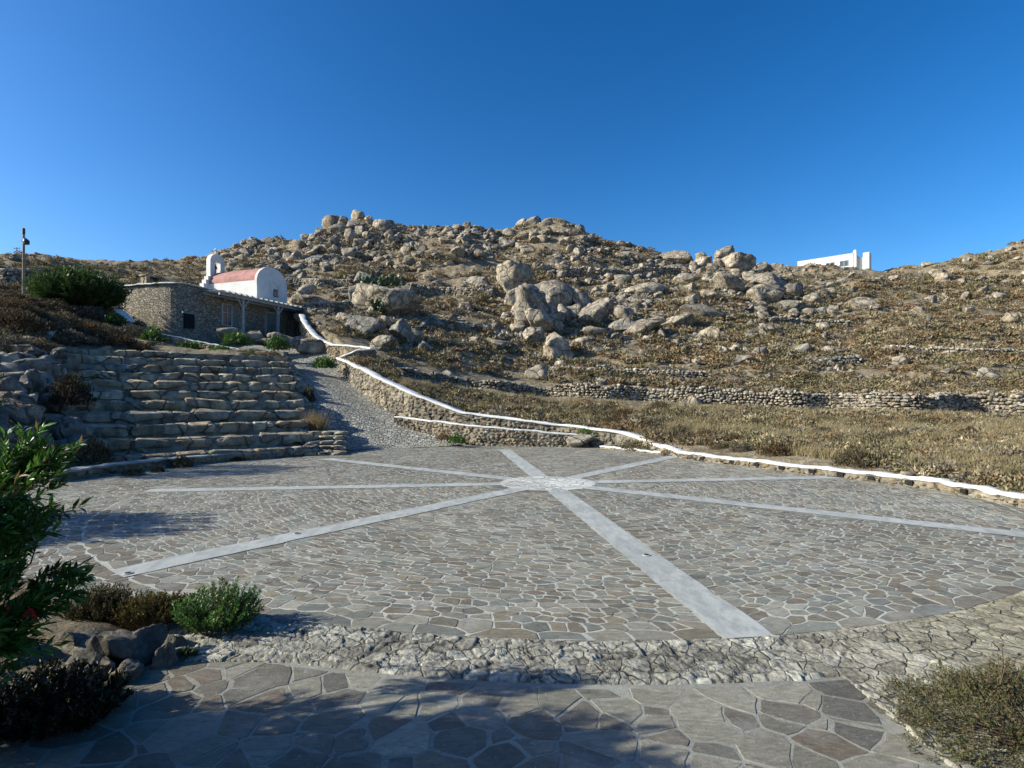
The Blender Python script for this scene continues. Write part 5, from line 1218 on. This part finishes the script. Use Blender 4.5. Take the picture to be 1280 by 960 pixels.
# foreground garden bushes
def sprig_bush(name, lab, c, rad, h, seed, ns, cols, per=46, ln=.034, spread=.6, mat='leaf'):
    g = np.random.default_rng(seed); e = empty(name, lab, 'bush', tuple(c)); B_, D_ = [], []; mt = MB()
    for _ in range(ns):
        th = g.uniform(0, 6.28); q = g.uniform(0, 1)**.6; b = np.array([math.cos(th)*rad[0]*q*.72, math.sin(th)*rad[1]*q*.72, 0]); d = np.array([math.cos(th)*q*spread, math.sin(th)*q*spread, 1])+g.normal(size=3)*.14; d /= np.linalg.norm(d)
        L_ = h*(1.05-.45*q)*g.uniform(.7, 1.15); t = g.uniform(.15, 1, per); a = np.cross(d, [.2, .4, 1.]); a /= np.linalg.norm(a); b2 = np.cross(d, a); ph = g.uniform(0, 6.28, per)
        B_.append(b+d*(t*L_)[:, None]); D_.append(d*.8+(np.cos(ph)[:, None]*a+np.sin(ph)[:, None]*b2)*.8); mt.tube([b, b+d*L_*.6, b+d*L_*.98], [.006, .004, .002], 4)
    B_, D_ = np.concatenate(B_), np.concatenate(D_); n = len(B_); V, T = leaves(B_, D_, g.uniform(.7, 1.3, n)*ln, ln*.32, .1, seed); MB().add(V, T, leafcol(n, cols, seed)).build('foliage', M[mat], e); mt.build('stems', M['twig'], e); return e
g = G0(264, 796); sprig_bush('green_bush', 'small fresh green bush at the edge of the paved circle', (g[0], g[1]+.15, .05), (.42, .34), .50, 71, 150, ((.07,.16,.028),(.105,.21,.038),(.05,.115,.024)), 56, .046, .85)
g = G0(178, 794); sprig_bush('brown_bush', 'low brownish yellow bush left of the small green bush', (g[0], g[1]+.2, .08), (.50, .34), .33, 72, 260, ((.11,.085,.025),(.14,.10,.03),(.075,.07,.022)), 40, .035, .6, 'scrub')
g = G0(112, 790); sprig_bush('brown_bush', 'dark brown bush half behind the oleander leaves', (g[0], g[1]+.2, .08), (.45, .34), .38, 73, 200, ((.06,.055,.022),(.08,.07,.025)), 40, .035, .6, 'scrub')
g = G0(235, 824); sprig_bush('weed', 'tiny green weed between the garden rocks and the path', (g[0], g[1], .03), (.12, .08), .08, 74, 26, ((.05,.10,.02),(.07,.12,.03)), 26, .03)
g = G0(60, 905); sprig_bush('low_dark_bush', 'low dark bush in the deep shade under the oleander', (g[0], g[1], .02), (.6, .42), .42, 75, 240, ((.014,.02,.007),(.02,.024,.01)), 100, .05, .8)  # near-black leaf colours put the deep shade into the bush itself
# thorny bush at the lower right
e = empty('thorny_bush', 'low grey green thorny bush filling the lower right corner', 'bush', (3.98, 4.25, .02)); gt = np.random.default_rng(81); m = MB(); mt = MB()
nn_ = 3000; d = gt.normal(size=(nn_, 3)); d[:, 2] = abs(d[:, 2]); d /= np.linalg.norm(d, axis=1)[:, None]; lump = 1+.26*fbm(d*2.6+4, 4); r_ = gt.uniform(.55, 1, nn_)**.5*lump
tip = d*r_[:, None]*np.array([.86, .9, .34]); B_ = []; D_ = []
for p, q in zip(tip, d):
    k = 20; t = gt.uniform(0, 1, (k, 1)); dr = q*.6+gt.normal(size=3)*.45+[0, 0, .3]; dr /= np.linalg.norm(dr); B_.append(p+dr*t*.11); D_.append(gt.normal(size=(k, 3))*.7+dr)
B_, D_ = np.concatenate(B_), np.concatenate(D_); n = len(B_); V, T = leaves(B_, D_, gt.uniform(.6, 1.3, n)*.021, .0085, .1, 82)
m.add(V, T, leafcol(n, ((.095,.10,.045),(.075,.09,.035),(.13,.115,.065),(.12,.085,.045)), 83)); m.build('foliage', M['scrub'], e)
for i in range(0, nn_, 26): mt.tube([tip[i]*.15, tip[i]*.7+gt.normal(size=3)*.02, tip[i]*1.04], [.008, .005, .0025], 4)
mt.build('twigs', M['twig'], e)
e = empty('dry_seed_stalk', 'dried branching brown stalk with round seed heads above the thorny bush', 'plant', (3.75, 4.45, .05)); m = MB(); mh = MB()
root = P(1250, 905, 4.45)-np.array([3.75, 4.45, .05]); V0, F0 = ICO[2]
for (px, py) in [(1243,812),(1232,822),(1256,818),(1262,834),(1226,834),(1270,812),(1248,800),(1275,826),(1222,846),(1258,852)]:
    tp = P(px+4, py+6, 4.45+gt.uniform(-.12, .12))-np.array([3.75, 4.45, .05]); mid = P(1249+gt.normal()*2, 862+gt.normal()*8, 4.45)-np.array([3.75, 4.45, .05])
    m.tube([root, mid, mid*.4+tp*.6+gt.normal(size=3)*.008, tp], [.008, .006, .004, .003], 5)
    mh = MB(); mh.add(V0*gt.uniform(.010, .018)*[1, 1, .8]+tp, F0); mh.build('seed_head', M['twig'], e, True)
m.build('stems', M['twig'], e); 

# ------------------------------------------------------------------ sky, sun, camera
SUN_EL, SUN_B = R(27), R(-8)              # sun stands to the left, slightly behind the camera
sun_dir = Vector((-math.cos(SUN_EL)*math.cos(SUN_B), math.cos(SUN_EL)*math.sin(SUN_B), math.sin(SUN_EL)))
w = bpy.data.worlds.new('World'); sc.world = w; w.use_nodes = True; t = w.node_tree; bgn = t.nodes['Background']
sky = t.nodes.new('ShaderNodeTexSky'); sky.sky_type = 'NISHITA'; sky.sun_disc = False; sky.sun_elevation = SUN_EL
sky.sun_rotation = math.atan2(sun_dir.x, sun_dir.y); sky.altitude = 300; sky.air_density = 1; sky.dust_density = 1.5; sky.ozone_density = 4
hs = t.nodes.new('ShaderNodeHueSaturation'); hs.inputs['Saturation'].default_value = 1.2; hs.inputs['Value'].default_value = 1
gm = t.nodes.new('ShaderNodeGamma'); gm.inputs[1].default_value = 1.28; t.links.new(sky.outputs[0], gm.inputs[0]); t.links.new(gm.outputs[0], hs.inputs['Color']); t.links.new(hs.outputs[0], bgn.inputs['Color']); bgn.inputs['Strength'].default_value = .074
sl = bpy.data.lights.new('sun', 'SUN'); sl.energy = 5; sl.angle = R(.5); sl.color = (1, .955, .79)
so = bpy.data.objects.new('sun', sl); COL.objects.link(so); so.rotation_euler = sun_dir.to_track_quat('Z', 'Y').to_euler(); so.location = sun_dir*50
cam = bpy.data.cameras.new('camera'); co = bpy.data.objects.new('camera', cam); COL.objects.link(co)
co.location = (0, 0, CH); co.rotation_euler = (R(90), 0, 0); cam.sensor_width = 36; cam.sensor_fit = 'HORIZONTAL'; cam.lens = F/1280*36; cam.shift_y = 17/1280; cam.clip_start = .05; cam.clip_end = 8000
sc.camera = co
sc.view_settings.view_transform = 'Standard'; sc.view_settings.look = 'None'; sc.view_settings.gamma = 1; sc.view_settings.exposure = .7; sc.view_settings.use_curve_mapping = False
sc.render.resolution_x, sc.render.resolution_y = 1024, 768
sc.cycles.max_bounces = 6; sc.cycles.transparent_max_bounces = 4; sc.cycles.use_denoising = True
